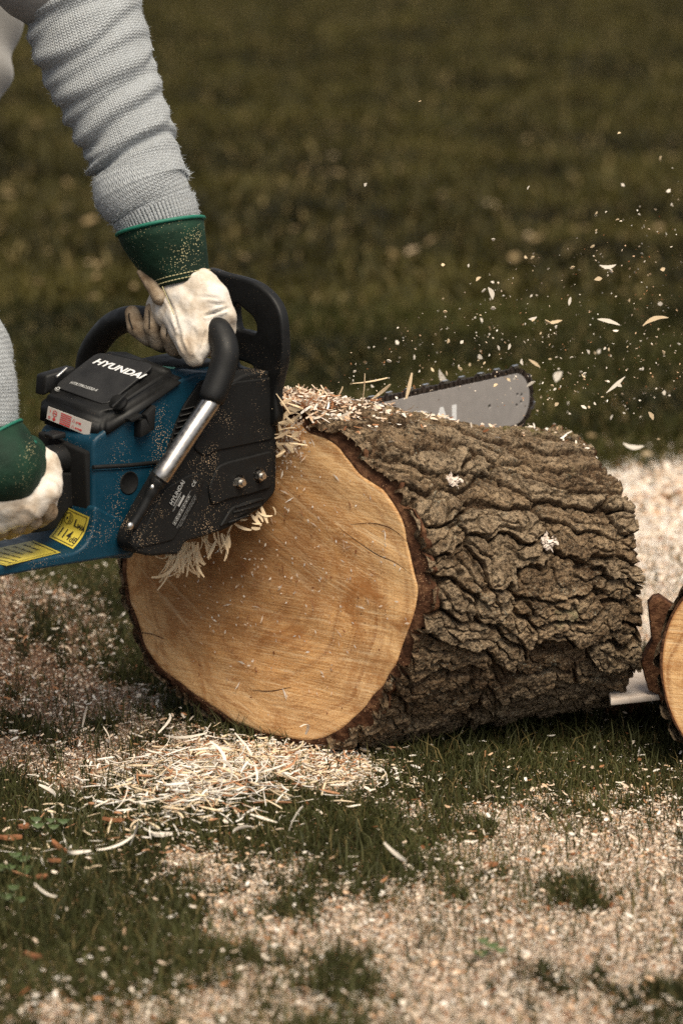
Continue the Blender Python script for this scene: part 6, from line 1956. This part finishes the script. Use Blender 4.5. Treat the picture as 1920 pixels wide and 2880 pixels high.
# (u, v, length px, width px, angle, depth, look)
BIG = [(1378, 825, 36, 15, -70, 4.5, 'stout pale chip flying upright above the bar'), (1708, 745, 46, 11, 2, 4.5, 'straight flat chip flying level near the top of the spray'),
       (1710, 906, 66, 12, -15, 4.5, 'long pale chip flying, tilted down to the right'), (1842, 905, 76, 12, 18, 4.5, 'long pale chip flying, tilted up to the right at the right edge'),
       (1730, 1082, 70, 10, 42, 4.5, 'thin pale chip flying aslant above the far end of the log'), (1560, 905, 40, 10, 12, 4.55, 'curved small chip flying between two long ones'), (1540, 905, 20, 9, -30, 4.5, None),
       (1249, 1066, 60, 18, -60, 4.75, 'blurred bent chip flying off the chain'), (1497, 894, 24, 9, 15, 4.4, None), (1681, 785, 22, 13, 10, 4.4, None), (1601, 847, 24, 9, 80, 4.5, None),
       (1028, 520, 12, 8, 60, 4.35, 'lone bright chip high above the log'), (1386, 673, 10, 9, 0, 4.5, None), (1251, 877, 12, 10, 0, 4.4, None), (1386, 868, 14, 11, 0, 4.5, None), (1298, 962, 12, 9, 50, 4.4, None),
       (1350, 1003, 16, 14, -50, 4.6, None), (1431, 975, 18, 9, 75, 4.45, None), (1345, 785, 18, 8, 40, 4.5, None), (1245, 745, 10, 10, 0, 4.5, None), (1502, 1022, 40, 9, -35, 4.6, None), (1468, 1018, 18, 8, -80, 4.6, None),
       (1829, 1170, 26, 12, -60, 4.5, None), (1492, 1080, 28, 9, 32, 4.62, 'small chip caught at the rounded tip of the bar'), (1640, 1145, 18, 9, -30, 4.5, None), (1730, 930, 16, 8, 0, 4.5, None), (1855, 854, 14, 12, 0, 4.6, None), (1750, 520, 12, 8, -40, 4.7, None), (1485, 528, 12, 5, 60, 4.4, None),
       (1740, 375, 10, 6, 20, 4.5, None), (1180, 285, 8, 4, 20, 4.4, None), (1780, 1250, 60, 14, -8, 4.9, None), (1570, 1060, 34, 22, 60, 4.95, 'soft out of focus chip beyond the bar tip')]
for k in range(115):
    t_ = rr.random() ** 0.8
    u = 940 + 970 * rr.random() ** 0.6
    v = 1130 - (90 + (u - 880) * 0.62) * rr.random() ** 1.1 * 0.95 + rr.gauss(0, 25)
    if u > 1500 and rr.random() < 0.4: v = rr.uniform(900, 1250)
    zc_ = rr.gauss(4.5, 0.18)
    if v > 1165: zc_ = max(zc_, 4.75)
    L_ = rr.choice((4, 5, 6, 7, 8, 10, 14))
    BIG.append((u, v, L_, L_ * rr.uniform(0.35, 0.8), rr.uniform(-90, 90), max(4.1, zc_), None))
for (u, v, L_, W_, an_, zc_, lb) in BIG:
    s_ = zc_ / FP
    n_ = 6; V_ = []; lk = L_ * s_ / 2; wk = W_ * s_ / 2
    cu = rr.uniform(-0.25, 0.25) * lk
    for i in range(n_ + 1):
        t_ = i / n_ * 2 - 1
        wv = wk * max(0.15, (1 - abs(t_) ** 2.2)) * rr.uniform(0.8, 1.1)
        zz = cu * (1 - t_ * t_) * 1.5
        V_ += [(t_ * lk, -0.0003, zz - wv), (t_ * lk, -0.0003, zz + wv), (t_ * lk, 0.0003 + wv * 0.3, zz - wv * 0.9), (t_ * lk, 0.0003 + wv * 0.3, zz + wv * 0.9)]
    F_ = []
    for i in range(n_):
        b_ = i * 4
        F_ += [(b_, b_ + 4, b_ + 5, b_ + 1), (b_ + 2, b_ + 3, b_ + 7, b_ + 6), (b_ + 1, b_ + 5, b_ + 7, b_ + 3), (b_, b_ + 2, b_ + 6, b_ + 4)]
    F_ += [(0, 1, 3, 2), (n_ * 4, n_ * 4 + 2, n_ * 4 + 3, n_ * 4 + 1)]
    me = bpy.data.meshes.new('chip'); me.from_pydata(V_, [], F_); me.update()
    o = link('flying_chip', me, M['shaving_pale'] if rr.random() < 0.6 else M['shaving'])
    o.location = Vector(at(u, v, zc_)); o.rotation_euler = (rr.uniform(-0.3, 0.3) if L_ > 20 else rr.uniform(-1, 1), -rad(an_), 0)
    tag(o, lb or 'small pale wood chip flying through the air off the chain', 'wood chip', 'chips flying off the saw')
# the finest spray
n = 700
r = np.random.default_rng(77)
u = 900 + 1020 * r.random(n) ** 0.6; v = 1140 - (70 + (u - 880) * 0.55) * r.random(n) ** 1.3 + r.normal(0, 30, n)
zc_ = np.maximum(4.15, r.normal(4.5, 0.2, n)); zc_ = np.where(v > 1150, np.maximum(zc_, 4.75), zc_)
P_ = np.array([at(a_, b_, c_) for a_, b_, c_ in zip(u, v, zc_)])
a = flakes(P_[:, 0], P_[:, 1], P_[:, 2], 0.0012, 0.0007, 78, 1.5)
tag(link('sawdust_spray', mesh_np('sawdust_spray', *a[:2], {'col': a[2]}), M['chip']), 'fine sawdust spray in the air above the bar', 'sawdust', kind='stuff')
